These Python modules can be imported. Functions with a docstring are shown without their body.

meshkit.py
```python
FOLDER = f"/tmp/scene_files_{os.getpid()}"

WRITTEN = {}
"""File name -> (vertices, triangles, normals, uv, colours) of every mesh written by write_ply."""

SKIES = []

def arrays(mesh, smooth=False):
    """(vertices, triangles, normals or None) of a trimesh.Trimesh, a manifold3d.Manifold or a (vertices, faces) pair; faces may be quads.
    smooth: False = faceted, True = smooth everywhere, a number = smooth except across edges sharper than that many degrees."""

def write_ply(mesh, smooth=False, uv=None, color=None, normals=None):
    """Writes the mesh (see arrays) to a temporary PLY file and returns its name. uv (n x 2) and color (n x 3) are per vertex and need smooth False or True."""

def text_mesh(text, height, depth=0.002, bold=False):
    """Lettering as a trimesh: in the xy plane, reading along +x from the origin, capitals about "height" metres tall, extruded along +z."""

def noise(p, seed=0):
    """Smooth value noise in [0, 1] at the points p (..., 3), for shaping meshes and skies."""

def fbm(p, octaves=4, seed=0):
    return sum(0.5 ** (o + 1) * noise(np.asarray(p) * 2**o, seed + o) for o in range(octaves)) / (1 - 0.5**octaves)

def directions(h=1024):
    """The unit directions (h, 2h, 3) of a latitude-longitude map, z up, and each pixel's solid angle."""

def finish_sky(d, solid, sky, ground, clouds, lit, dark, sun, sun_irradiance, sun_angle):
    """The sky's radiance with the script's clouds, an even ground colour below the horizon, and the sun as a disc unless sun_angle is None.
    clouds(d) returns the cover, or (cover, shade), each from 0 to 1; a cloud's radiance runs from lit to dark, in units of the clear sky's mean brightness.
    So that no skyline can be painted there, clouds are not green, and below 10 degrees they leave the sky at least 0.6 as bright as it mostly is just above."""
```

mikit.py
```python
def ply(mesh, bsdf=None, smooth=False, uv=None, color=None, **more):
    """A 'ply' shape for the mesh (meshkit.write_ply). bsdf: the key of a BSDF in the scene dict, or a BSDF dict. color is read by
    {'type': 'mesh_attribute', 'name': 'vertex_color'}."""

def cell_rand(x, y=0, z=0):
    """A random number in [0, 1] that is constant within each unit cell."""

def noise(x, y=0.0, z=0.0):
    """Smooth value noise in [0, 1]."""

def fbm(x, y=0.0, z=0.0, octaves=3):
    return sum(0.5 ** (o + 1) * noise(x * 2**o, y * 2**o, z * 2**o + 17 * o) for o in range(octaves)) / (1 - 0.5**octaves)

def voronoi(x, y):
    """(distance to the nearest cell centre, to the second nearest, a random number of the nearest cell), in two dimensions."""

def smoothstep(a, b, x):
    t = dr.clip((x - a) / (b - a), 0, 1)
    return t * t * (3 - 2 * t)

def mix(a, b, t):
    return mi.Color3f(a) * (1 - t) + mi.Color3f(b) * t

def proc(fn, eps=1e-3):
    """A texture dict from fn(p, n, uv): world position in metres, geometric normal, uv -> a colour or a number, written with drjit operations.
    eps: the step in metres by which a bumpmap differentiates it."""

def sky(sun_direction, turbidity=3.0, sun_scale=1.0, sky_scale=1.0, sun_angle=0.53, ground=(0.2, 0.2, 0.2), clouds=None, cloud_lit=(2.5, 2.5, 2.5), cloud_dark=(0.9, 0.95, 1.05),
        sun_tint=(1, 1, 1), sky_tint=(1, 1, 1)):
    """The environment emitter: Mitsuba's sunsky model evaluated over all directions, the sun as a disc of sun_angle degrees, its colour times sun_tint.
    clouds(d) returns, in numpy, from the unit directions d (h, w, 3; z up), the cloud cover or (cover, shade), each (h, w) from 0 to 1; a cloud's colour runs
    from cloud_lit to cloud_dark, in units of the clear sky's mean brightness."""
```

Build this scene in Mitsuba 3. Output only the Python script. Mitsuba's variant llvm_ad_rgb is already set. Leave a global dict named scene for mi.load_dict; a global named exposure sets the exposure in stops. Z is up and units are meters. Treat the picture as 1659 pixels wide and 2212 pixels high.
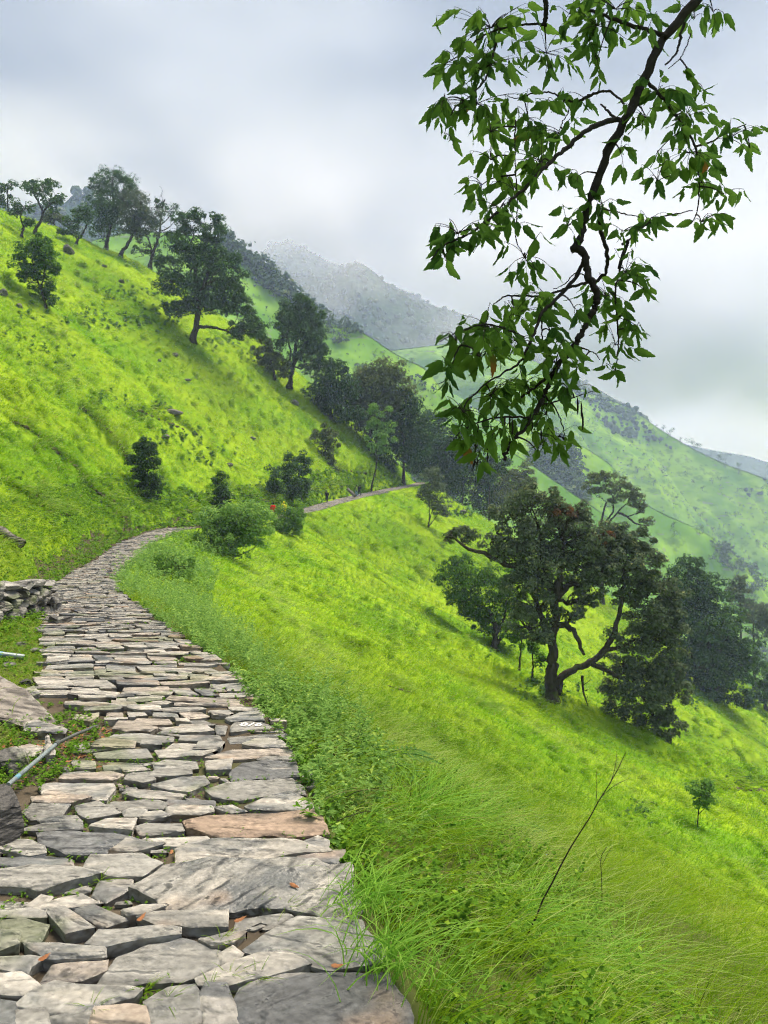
import math, random
import numpy as np, trimesh, drjit as dr, mitsuba as mi, mikit, meshkit
from mikit import proc, noise as tn, fbm as tf, smoothstep, mix
from scipy.interpolate import PchipInterpolator
from scipy.spatial import Delaunay

# ---------------------------------------------------------------- camera, sky, exposure
F, CU, CV, HORIZON = 1579.0, 829.5, 1106.0, 1061.0      # focal length, middle and horizon of the photograph at 1659 x 2212
PITCH = math.atan((CV - HORIZON) / F)
scene, labels = {}, {}
exposure = 3.0
T = mi.ScalarTransform4f
scene['camera'] = {'type': 'perspective', 'fov_axis': 'x', 'fov': math.degrees(2 * math.atan(829.5 / F)), 'near_clip': 0.05, 'far_clip': 9000.0,
                   'to_world': T().look_at(origin=[0, 0, 0], target=[0, math.cos(PITCH), -math.sin(PITCH)], up=[0, 0, 1]),
                   'medium': {'type': 'ref', 'id': 'haze_air'}}
HAZE = 0.00036


def cloud_cover(d):
    z = np.maximum(d[..., 2], 0.02)
    q = np.stack([d[..., 0] / (z + 0.7), d[..., 1] / (z + 0.7), z * 1.2], -1) * 2.3
    warp = meshkit.fbm(q * 0.9 + 7, 3, 5)
    n = meshkit.fbm(q * 1.5 + warp[..., None] * 0.9 + 3.1, 5, 2)
    low = 0.45 * np.clip(1 - z / 0.4, 0, 1)      # an overcast sky darkens towards the horizon all the way round
    return np.ones(z.shape), np.clip((n - 0.38) * 3.6 + low, 0, 1)


scene['sky'] = mikit.sky((0.28, 0.28, 0.92), turbidity=3, sun_scale=0.82, sun_angle=30, sun_tint=(.93, 1, 1.1), clouds=cloud_cover, cloud_lit=(.80, .88, 1.0), cloud_dark=(.44, .52, .65), ground=(0.2, 0.22, 0.25))
labels['sky'] = {'kind': 'structure'}
scene['haze_air'] = {'type': 'homogeneous', 'albedo': {'type': 'rgb', 'value': [0.80, 0.81, 0.985]}, 'sigma_t': {'type': 'rgb', 'value': [HAZE * .8, HAZE * .95, HAZE * 1.35]}}


def P(u, v, d):
    """The place d metres ahead that the photograph shows at (u, v)."""
    rx, ry = (u - CU) / F, -(v - CV) / F
    k = d / (math.cos(PITCH) + ry * math.sin(PITCH))
    return np.array([rx * k, d, (-math.sin(PITCH) + ry * math.cos(PITCH)) * k])


def S(px, d):
    return px * d / F


def tag(key, label=None, cat=None, group=None, kind=None):
    labels[key] = {k: v for k, v in (('label', label), ('category', cat), ('group', group), ('kind', kind)) if v}


_taken = {}


def numbered(name):
    n = _taken.get(name, -1) + 1
    _taken[name] = n
    return name if n == 0 else f'{name}_{n:03d}'


def put(key, mesh, bsdf, smooth=False, **kw):
    scene[key] = mikit.ply(mesh, bsdf, smooth=smooth, **kw)


def join(parts):
    at, vs, fs = 0, [], []
    for v, f in parts:
        vs.append(v)
        fs.append(np.asarray(f) + at)
        at += len(v)
    return np.vstack(vs), np.vstack(fs)


def unit(a):
    return a / (np.linalg.norm(a, axis=-1, keepdims=True) + 1e-12)


def tube(points, radii, sides=6, wob=0.0, seed=0):
    p = np.asarray(points, float)
    r = np.broadcast_to(np.asarray(radii, float), (len(p),))
    t = unit(np.gradient(p, axis=0))
    ref = np.array([0.31, 0.2, 0.93]) if abs(t[:, 2].mean()) < 0.8 else np.array([0.9, 0.3, 0.1])
    a = unit(np.cross(t, ref))
    b = np.cross(t, a)
    ang = np.arange(sides) * 2 * np.pi / sides
    rr = r[:, None] * np.ones(sides)
    if wob:
        q = np.stack([np.repeat(np.arange(len(p))[:, None] * 0.7, sides, 1), np.repeat(np.cos(ang)[None] * 1.5, len(p), 0), np.repeat(np.sin(ang)[None] * 1.5, len(p), 0) + seed * 3.3], -1)
        rr = rr * (1 + wob * (meshkit.noise(q, seed) - 0.5) * 2)
    v = p[:, None] + rr[..., None] * (np.cos(ang)[None, :, None] * a[:, None] + np.sin(ang)[None, :, None] * b[:, None])
    i, j = np.meshgrid(np.arange(len(p) - 1), np.arange(sides), indexing='ij')
    q = np.stack([i * sides + j, i * sides + (j + 1) % sides, (i + 1) * sides + (j + 1) % sides, (i + 1) * sides + j], -1).reshape(-1, 4)
    f = np.vstack([q[:, [0, 1, 2]], q[:, [0, 2, 3]]])
    n = len(p) * sides
    v = np.vstack([v.reshape(-1, 3), p[0], p[-1]])
    k = np.arange(sides)
    f = np.vstack([f, np.stack([(k + 1) % sides, k, k * 0 + n], 1), np.stack([n - sides + k, n - sides + (k + 1) % sides, k * 0 + n + 1], 1)])
    return v, f


def curve(pts, n):
    """A smooth line through the points."""
    pts = np.asarray(pts, float)
    s = np.concatenate([[0], np.cumsum(np.linalg.norm(np.diff(pts[:, :3], axis=0), axis=1))])
    return PchipInterpolator(s, pts, axis=0)(np.linspace(0, s[-1], n))


# ---------------------------------------------------------------- the lie of the land
PATH = np.array([  # ahead, centre, half width, height
    (-30, 6.5, .9, -1.2), (-10, 2.2, .9, -1.45), (0, -.5, .95, -1.6), (2.2, -.87, .95, -1.6), (3.4, -1.2, .93, -1.6), (4.35, -1.42, .9, -1.63), (6.5, -2.18, .92, -1.72), (10.75, -4.17, .9, -1.95),
    (20, -8.15, .82, -2.48), (30.6, -11.05, .85, -2.72), (41, -13.4, .9, -2.68), (48, -13.9, .9, -2.5), (60, -13.2, .9, -2.8), (78, -11.8, .9, -2.9), (88, -9.8, 1.3, -2.45), (104, -7.2, 1.45, -1.6),
    (112, -4.1, 1.45, -.8), (130, 1.7, 1.35, .45), (148, 7.2, 1.1, 1.6), (155, 7.6, 1., 1.9), (164, 3, 1., 2), (185, -18, 1., 2), (230, -75, 1., 2), (900, -900, 1., 2)])
_px, _pw, _pz = (PchipInterpolator(PATH[:, 0], PATH[:, k]) for k in (1, 2, 3))
_ly = np.array([-30, 0, 8, 11, 14, 17, 24, 40, 50, 80, 110, 135, 200])
_verge = PchipInterpolator(_ly, [2, 2, 2, 1.8, 1.0, .5, .25, .2, .25, .3, .4, .4, .4])
_sl = PchipInterpolator(_ly, [.6, .6, .62, .66, .70, .72, .75, .80, .82, .88, .92, .93, .95])
_rise = PchipInterpolator([0, 28, 45, 57, 75, 86, 120, 200, 400, 3000], [0, 27, 39.5, 47, 54, 57.5, 66, 80, 100, 150])
_sr = PchipInterpolator(_ly, [.62, .62, .58, .55, .52, .50, .48, .47, .48, .54, .58, .62, .64])
_bank = PchipInterpolator(_ly, [.1, .1, .2, .3, .5, .8, .9, .9, .9, .9, 1.0, 1.0, .5])


def ramp(e, w):
    return np.where(e < w, np.clip(e, 0, None) ** 2 / (2 * w), e - w / 2)


def ground_z(x, y, fine=True):
    x, y = np.asarray(x, float), np.asarray(y, float)
    yc = np.clip(y, -30, 900)
    px, pw, pz = _px(yc), _pw(yc), _pz(yc)
    q = x - px
    er, el = np.maximum(q - pw, 0), np.maximum(-q - pw, 0)
    near = np.clip(1 - y / 14, 0, 1) * (y > -20)
    drop = 0.12 + 0.26 * near
    z = pz - 0.045 * np.clip(1.25 - np.abs(q) / pw, 0, 1) ** .5
    z = z - drop * np.clip(er / 0.22, 0, 1) - _sr(np.clip(yc, -30, 200)) * ramp(np.maximum(er - 0.15, 0), 0.6)
    lv = np.maximum(el - _verge(np.clip(yc, -30, 200)), 0)
    z = z + 0.10 * np.clip(el / 1.2, 0, 1) + _bank(np.clip(yc, -30, 200)) * np.clip(lv / 0.7, 0, 1) ** 1.3 + _sl(np.clip(yc, -30, 200)) * _rise(np.minimum(ramp(np.maximum(lv - 0.3, 0), 0.8), 2900))
    off = np.clip(np.maximum(er - .3, lv) / 3.0, 0, 1)
    if fine:
        w = meshkit.fbm(np.stack([x * .07, y * .07, x * 0], -1), 3, 11) - .5
        rib = meshkit.noise(np.stack([x * .045 + 3, (y + x * .45) * .21 + w * 2.2, x * 0], -1), 21)
        rib = np.abs(rib * 2 - 1)
        lump = meshkit.fbm(np.stack([x * .28, y * .28, x * 0 + 5], -1), 3, 31) - .5
        big = meshkit.noise(np.stack([x * .03, y * .025, x * 0 + 9], -1), 41) - .5
        terr = np.sin((z + w * 5) * 3.4) * .12 * (q < 0)
        far = np.clip(np.hypot(x, y) / 40, .35, 1.6)
        z = z + off * ((rib - .35) * .9 * far + lump * 1.0 + terr + big * 2.2 * np.clip(off * np.maximum(er, lv) / 20, 0, 1))
    z = np.where(z < -110, -110 - 60 * (1 - np.exp(-np.maximum(-110 - z, 0) / 60)), z)
    return z


def on_ray(u, v, lo=1.5, hi=200.0):
    """Where the line of sight through (u, v) first meets the ground."""
    for n in (240, 40):
        ds = np.exp(np.linspace(math.log(lo), math.log(hi), n))
        p = np.array([P(u, v, 1.0)]) * ds[:, None]
        under = np.nonzero(p[:, 2] < ground_z(p[:, 0], p[:, 1]))[0]
        if not len(under):
            return None
        lo, hi = ds[max(under[0] - 1, 0)], ds[under[0]]
    return p[under[0]]


def stand(u, v, d):
    """The ground under the place d metres ahead in the direction of (u, v)."""
    p = P(u, v, d)
    p[2] = ground_z(p[0], p[1])
    return p


def ground_mesh():
    az = np.radians(np.concatenate([np.linspace(-180, -40, 30)[:-1], np.linspace(-40, 40, 360), np.linspace(40, 180, 30)[1:]]))
    r = np.concatenate([[0.3, .7, 1.1], np.exp(np.linspace(math.log(1.5), math.log(190), 260)), np.exp(np.linspace(math.log(195), math.log(6500), 40))])
    A, R = np.meshgrid(az, r, indexing='ij')
    x, y = R * np.sin(A), R * np.cos(A)
    z = ground_z(x, y)
    m, n = x.shape
    i, j = np.meshgrid(np.arange(m - 1), np.arange(n - 1), indexing='ij')
    q = np.stack([i * n + j, (i + 1) * n + j, (i + 1) * n + j + 1, i * n + j + 1], -1).reshape(-1, 4)
    return np.stack([x, y, z], -1).reshape(-1, 3), np.vstack([q[:, [0, 2, 1]], q[:, [0, 3, 2]]])


# ---------------------------------------------------------------- materials
def lin(r, g, b):
    f = lambda c: c / 12.92 if c < .04045 else ((c + .055) / 1.055) ** 2.4
    return [f(c / 255) for c in (r, g, b)]


def meadow_tone(p, r):
    """Slow changes of the meadow's own colour: fresh green, yellow-green, dry tufts."""
    a = tf(p.x * .16, p.y * .16, p.z * .16, 3)
    b = tn(p.x * .05 + 4, p.y * .05, p.z * .05)
    c = mix((.14, .305, .010), (.285, .44, .018), smoothstep(.30, .68, a * .72 + r * .3))
    c = mix(c, (.11, .22, .012), smoothstep(.45, .75, b) * .5)
    c = c * (.78 + .44 * tf(p.x * .10 + 3, p.y * .62 + p.x * .05, p.z * .10, 3))
    return c


def ground_color(p, n, uv):
    a = tf(p.x * 1.3, p.y * 1.3, p.z * 1.3, 3)
    d = dr.sqrt(p.x * p.x + p.y * p.y)
    c = meadow_tone(p, tn(p.x * 3, p.y * 3, p.z * 3)) * (.55 + .5 * a)
    soil = mi.Color3f(.055, .05, .03) * (.6 + .8 * a)
    return mix(soil, c, smoothstep(4, 30, d) * .65 + .2)


scene['meadow_soil'] = {'type': 'twosided', 'bsdf': {'type': 'diffuse', 'reflectance': proc(ground_color)}}
put('ground', ground_mesh(), 'meadow_soil', smooth=True)
tag('ground', kind='structure')

# ---------------------------------------------------------------- far hills


def hill(name, crest, D, drop, lean, seed, bsdf, rib=10.0, ribw=40.0, n=(190, 60), rise=None):
    """A hillside below a crest that the photograph shows at these (u, v), D metres off; it comes towards the camera by lean metres per metre of fall."""
    pts = np.array([P(u, v, D) for u, v in crest])
    s = np.linspace(pts[0, 0], pts[-1, 0], n[0])
    cz = PchipInterpolator(pts[:, 0], pts[:, 2])(s)
    t = np.concatenate([-np.linspace(.5, 0, 12)[:-1], np.linspace(0, 1, n[1]) ** 1.2])
    X, Tt = np.meshgrid(s, t, indexing='ij')
    fall = np.abs(Tt) * drop
    y = D - Tt * drop * lean
    w = meshkit.fbm(np.stack([X / ribw * .35, Tt * 2, X * 0 + seed], -1), 3, seed) - .5
    g = np.abs(meshkit.noise(np.stack([(X - fall * .9) / ribw + w * 1.5, Tt * 1.3, X * 0 + seed], -1), seed + 3) * 2 - 1)
    g2 = np.abs(meshkit.noise(np.stack([(X - fall * .9) / ribw * 3.1 + w * 2, Tt * 4, X * 0 + seed], -1), seed + 5) * 2 - 1)
    b = meshkit.fbm(np.stack([X / ribw * 2, Tt * drop / ribw * 2, X * 0], -1), 4, seed + 4) - .5
    grow = np.clip(np.abs(Tt) * 6, 0, 1)
    z = cz[:, None] - fall + grow * ((g - .5) * rib + (g2 - .5) * rib * .35) + b * rib * .4 * (0.25 + grow)
    m, k = X.shape
    i, j = np.meshgrid(np.arange(m - 1), np.arange(k - 1), indexing='ij')
    q = np.stack([i * k + j, (i + 1) * k + j, (i + 1) * k + j + 1, i * k + j + 1], -1).reshape(-1, 4)
    V = np.stack([X, y, z], -1)
    key = numbered(name)
    put(key, (V.reshape(-1, 3), np.vstack([q[:, [0, 2, 1]], q[:, [0, 3, 2]]])), bsdf, smooth=True)
    tag(key, kind='structure')
    return V


def hill_color(p, n, uv):
    a = tf(p.x * .03, p.y * .03, p.z * .05, 4)
    b = tf(p.x * .16, p.y * .16, p.z * .2, 3)
    c = mix((.085, .21, .025), (.20, .36, .040), smoothstep(.35, .65, a * .7 + tf(p.x * .02, p.z * .05, 3, 3) * .3))
    c = mix(c, (.030, .075, .020), smoothstep(.52, .70, b * .7 + a * .3) * .45)
    return mix(c, (.16, .15, .13), smoothstep(.70, .76, tf(p.x * .09 + 5, p.y * .09, p.z * .3, 3)) * .5)


def wood_color(p, n, uv):
    return mix((.012, .035, .016), (.035, .075, .028), tf(p.x * .2, p.y * .2, p.z * .2, 3))


scene['hill_grass'] = {'type': 'twosided', 'bsdf': {'type': 'diffuse', 'reflectance': proc(hill_color)}}
scene['hill_wood'] = {'type': 'twosided', 'bsdf': {'type': 'diffuse', 'reflectance': proc(wood_color)}}
HB1 = hill('hill', [(200, 520), (300, 500), (440, 510), (503, 542), (536, 565), (588, 600), (640, 652), (696, 689), (778, 717), (859, 767), (921, 798), (984, 886), (1060, 945), (1200, 1040), (1400, 1180), (1600, 1330)], 400, 150, 1.1, 1, 'hill_grass', 12, 26)
HB2 = hill('hill', [(600, 760), (900, 850), (1000, 885), (1100, 915), (1180, 935), (1231, 952), (1305, 994), (1399, 1091), (1520, 1151), (1659, 1254), (1800, 1360), (2000, 1490)], 520, 190, 1.1, 2, 'hill_grass', 17, 36)
HC = hill('hill', [(600, 800), (900, 750), (1000, 742), (1120, 765), (1200, 800), (1261, 840), (1300, 858), (1360, 880), (1417, 922), (1480, 960), (1555, 996), (1659, 1036), (1800, 1110), (2000, 1210)], 850, 330, 1.0, 3, 'hill_grass', 36, 75)
HA = hill('hill', [(100, 680), (300, 620), (480, 575), (580, 562), (640, 592), (700, 600), (735, 580), (773, 567), (805, 585), (840, 615), (900, 652), (980, 672), (1080, 722), (1200, 790), (1400, 900)], 1150, 420, .9, 4, 'hill_wood', 25, 90)
HP = hill('hill', [(300, 500), (480, 570), (560, 548), (590, 528), (615, 522), (645, 530), (690, 556), (800, 600), (900, 640), (1000, 700), (1200, 820)], 1500, 500, .9, 5, 'hill_wood', 25, 110)
HL = hill('hill', [(-300, 300), (-100, 400), (60, 455), (135, 440), (165, 418), (200, 425), (235, 465), (300, 520), (420, 600), (600, 700)], 700, 220, 1.0, 6, 'hill_wood', 14, 60)
HR = hill('mountain', [(1250, 900), (1420, 945), (1560, 976), (1620, 986), (1659, 997), (1750, 990), (1900, 1040), (2200, 1080)], 2100, 600, .9, 7, 'hill_wood', 40, 200)

# ---------------------------------------------------------------- haze
scene['haze'] = {'type': 'cube', 'to_world': T().translate([0, 2500, 110]).scale([3500, 3500, 450]), 'bsdf': {'type': 'null'}, 'interior': {'type': 'ref', 'id': 'haze_air'}}
tag('haze', 'pale mountain haze filling the valley air', 'haze', kind='stuff')

# ---------------------------------------------------------------- the stone path
from shapely.geometry import Polygon, Point, LineString
import shapely
rng = np.random.default_rng(11)


def bed_mesh():
    y = np.concatenate([np.linspace(-3, 12, 150), np.linspace(12.2, 160, 300)])
    q = np.linspace(-.985, .985, 25)
    Y, Q = np.meshgrid(y, q, indexing='ij')
    X = _px(Y) + Q * _pw(Y)
    Z = ground_z(X, Y) + .006 + .012 * (meshkit.fbm(np.stack([X * 6, Y * 6, X * 0], -1), 3, 4) - .4)
    m, n = X.shape
    i, j = np.meshgrid(np.arange(m - 1), np.arange(n - 1), indexing='ij')
    q = np.stack([i * n + j, (i + 1) * n + j, (i + 1) * n + j + 1, i * n + j + 1], -1).reshape(-1, 4)
    return np.stack([X, Y, Z], -1).reshape(-1, 3), np.vstack([q[:, [0, 2, 1]], q[:, [0, 3, 2]]])


def dirt_color(p, n, uv):
    a = tf(p.x * 7, p.y * 7, p.z * 7, 4)
    c = mix((.04, .032, .025), (.125, .105, .08), a)
    return mix(c, (.05, .07, .018), smoothstep(.56, .68, tf(p.x * 4, p.y * 4, 3, 3)) * .5)


scene['path_dirt'] = {'type': 'bumpmap', 'arbitrary': {'type': 'proc', **{k: v for k, v in proc(lambda p, n, uv: tf(p.x * 40, p.y * 40, p.z * 40, 3), 3e-3).items() if k != 'type'}}, 'scale': .012,
                      'bsdf': {'type': 'twosided', 'bsdf': {'type': 'diffuse', 'reflectance': proc(dirt_color)}}}


def stone_streak(p, uv):
    a = (uv.y - .5) * 2.4
    x = p.x * dr.cos(a) + p.y * dr.sin(a)
    y = p.y * dr.cos(a) - p.x * dr.sin(a)
    return x, y, tf(x * 3 + uv.x * 40, y * 24 + tf(x * 2, y * 3, p.z * 9, 2) * 1.1, p.z * 30, 4)


def stone_color(p, n, uv):
    x, y, s = stone_streak(p, uv)
    r = uv.x
    blot = tf(p.x * 5 + 9, p.y * 7, p.z * 12 + r * 30, 4)
    c = mi.Color3f(.305, .30, .285)
    c = dr.select(r > .44, mi.Color3f(.40, .38, .35), c)
    c = dr.select(r > .66, mi.Color3f(.375, .33, .29), c)
    c = dr.select(r > .80, mi.Color3f(.165, .17, .178), c)
    c = dr.select(r > .93, mi.Color3f(.30, .225, .175), c)
    c = c * (.52 + .26 * tn(r * 97, 3.3))
    c = c * (.62 + .76 * s)
    c = mix(c, c * mi.Color3f(.46, .50, .56), smoothstep(.52, .70, blot) * .85)
    c = mix(c, mi.Color3f(.42, .39, .35), smoothstep(.60, .72, tf(x * 2 + 3, y * 9 + r * 9, p.z * 6, 3)) * .5)
    c = mix(c, mi.Color3f(.31, .22, .155), smoothstep(.62, .78, tf(p.x * 3.1, p.y * 3.7, 8 + r * 7, 3)) * .45)
    fleck = tf(p.x * 45, p.y * 60, p.z * 55, 3)
    c = c * (.50 + 1.0 * fleck)
    c = mix(c, mi.Color3f(.10, .13, .03), smoothstep(.60, .70, tf(p.x * 2.3 + 30, p.y * 2.3, p.z * 8, 4)) * .35)
    return c


def stone_gloss(p, n, uv):
    return .42 + .4 * smoothstep(.62, .48, tf(p.x * 5 + 9, p.y * 7, p.z * 12 + uv.x * 30, 3))


def stone_relief(p, n, uv):
    x, y, s = stone_streak(p, uv)
    return s * .5 + tf(p.x * 70, p.y * 70, p.z * 70, 3) * .45 + smoothstep(.44, .52, tf(x * 5, y * 16, p.z * 20, 3)) * .16


scene['slate'] = {'type': 'bumpmap', 'arbitrary': proc(stone_relief, 2e-3), 'scale': .02,
                  'bsdf': {'type': 'principled', 'base_color': proc(stone_color), 'roughness': proc(stone_gloss), 'specular': .35}}
put('path', bed_mesh(), 'path_dirt', smooth=True)
tag('path', kind='structure')


def dense(ring, step):
    ring = np.asarray(ring, float)
    out = []
    for a, b in zip(ring, np.roll(ring, -1, 0)):
        k = max(1, int(round(np.linalg.norm(b - a) / step)))
        out.append(a + (b - a) * np.arange(k)[:, None] / k)
    return np.vstack(out)


def slab(ring, top, thick, seed, step, jag=.012, relief=.010, tilt=(0, 0), bevel=.010):
    """A rough flat stone: its outline in plan, the height of its top, its thickness."""
    ring = np.asarray(ring, float)
    if Polygon(ring).exterior.is_ccw is False:
        ring = ring[::-1]
    b = dense(ring, step)
    nx = np.roll(b, -1, 0) - np.roll(b, 1, 0)
    nrm = unit(np.stack([nx[:, 1], -nx[:, 0]], -1))
    q = np.concatenate([b * 9, np.full((len(b), 1), seed * 1.7)], 1)
    b = b + nrm * ((meshkit.fbm(q, 3, seed) - .5) * 2 * jag)[:, None]
    poly = Polygon(b).buffer(0)
    inner = b - nrm * bevel * 1.4
    x0, y0, x1, y1 = poly.bounds
    g = np.stack(np.meshgrid(np.arange(x0, x1, step), np.arange(y0, y1, step * .8), indexing='ij'), -1).reshape(-1, 2)
    if len(g):
        g = g + (np.random.default_rng(seed).random(g.shape) - .5) * step * .7
        core = poly.buffer(-bevel * 1.4 - step * .35)
        g = g[shapely.contains_xy(core, g[:, 0], g[:, 1])] if not core.is_empty else g[:0]
    pts = np.vstack([b, inner, g])
    c = b.mean(0)
    tri = Delaunay(pts).simplices
    cen = pts[tri].mean(1)
    tri = tri[shapely.contains_xy(poly, cen[:, 0], cen[:, 1])]
    e1, e2 = pts[tri[:, 1]] - pts[tri[:, 0]], pts[tri[:, 2]] - pts[tri[:, 0]]
    flip = e1[:, 0] * e2[:, 1] - e1[:, 1] * e2[:, 0] < 0
    tri[flip] = tri[flip][:, ::-1]
    nb = len(b)
    ang = seed * 1.3
    r2 = np.stack([pts[:, 0] * math.cos(ang) + pts[:, 1] * math.sin(ang), (pts[:, 1] * math.cos(ang) - pts[:, 0] * math.sin(ang)) * 2.4], -1)
    lay = meshkit.fbm(np.concatenate([r2 * 3.2, np.full((len(pts), 1), seed * .9)], 1), 3, seed + 5)
    z = (np.floor(lay * 6) / 6 * .65 + lay * .35 - .5) * 2 * relief
    z = z + (pts - c) @ np.asarray(tilt)
    z[:nb] -= bevel * (.7 + .6 * meshkit.noise(np.concatenate([b * 14, np.full((nb, 1), seed)], 1), 2))
    V = np.concatenate([pts, (top + z)[:, None]], 1)
    low = b - nrm * (.004 + .02 * meshkit.noise(np.concatenate([b * 11, np.full((nb, 1), seed + 3.)], 1), 7))[:, None]
    o = len(pts)
    V = np.vstack([V, V[:nb], np.concatenate([low, V[:nb, 2:] - thick], 1)])
    k = np.arange(nb)
    side = np.vstack([np.stack([o + k, o + nb + k, o + nb + (k + 1) % nb], 1), np.stack([o + k, o + nb + (k + 1) % nb, o + (k + 1) % nb], 1)])
    return V, np.vstack([tri, side])


def uvs(V, r, s):
    return np.repeat([[r, s]], len(V), 0)


C1 = lambda pts: [((x * .63894) * .86406, (1900 + y * .63894) * .86406) for x, y in pts]
C2 = lambda pts: [((400 + x * .31344) * .86406, (1780 + y * .31344) * .86406) for x, y in pts]
C3 = lambda pts: [((x * .31344) * .86406, (1780 + y * .31344) * .86406) for x, y in pts]
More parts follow.
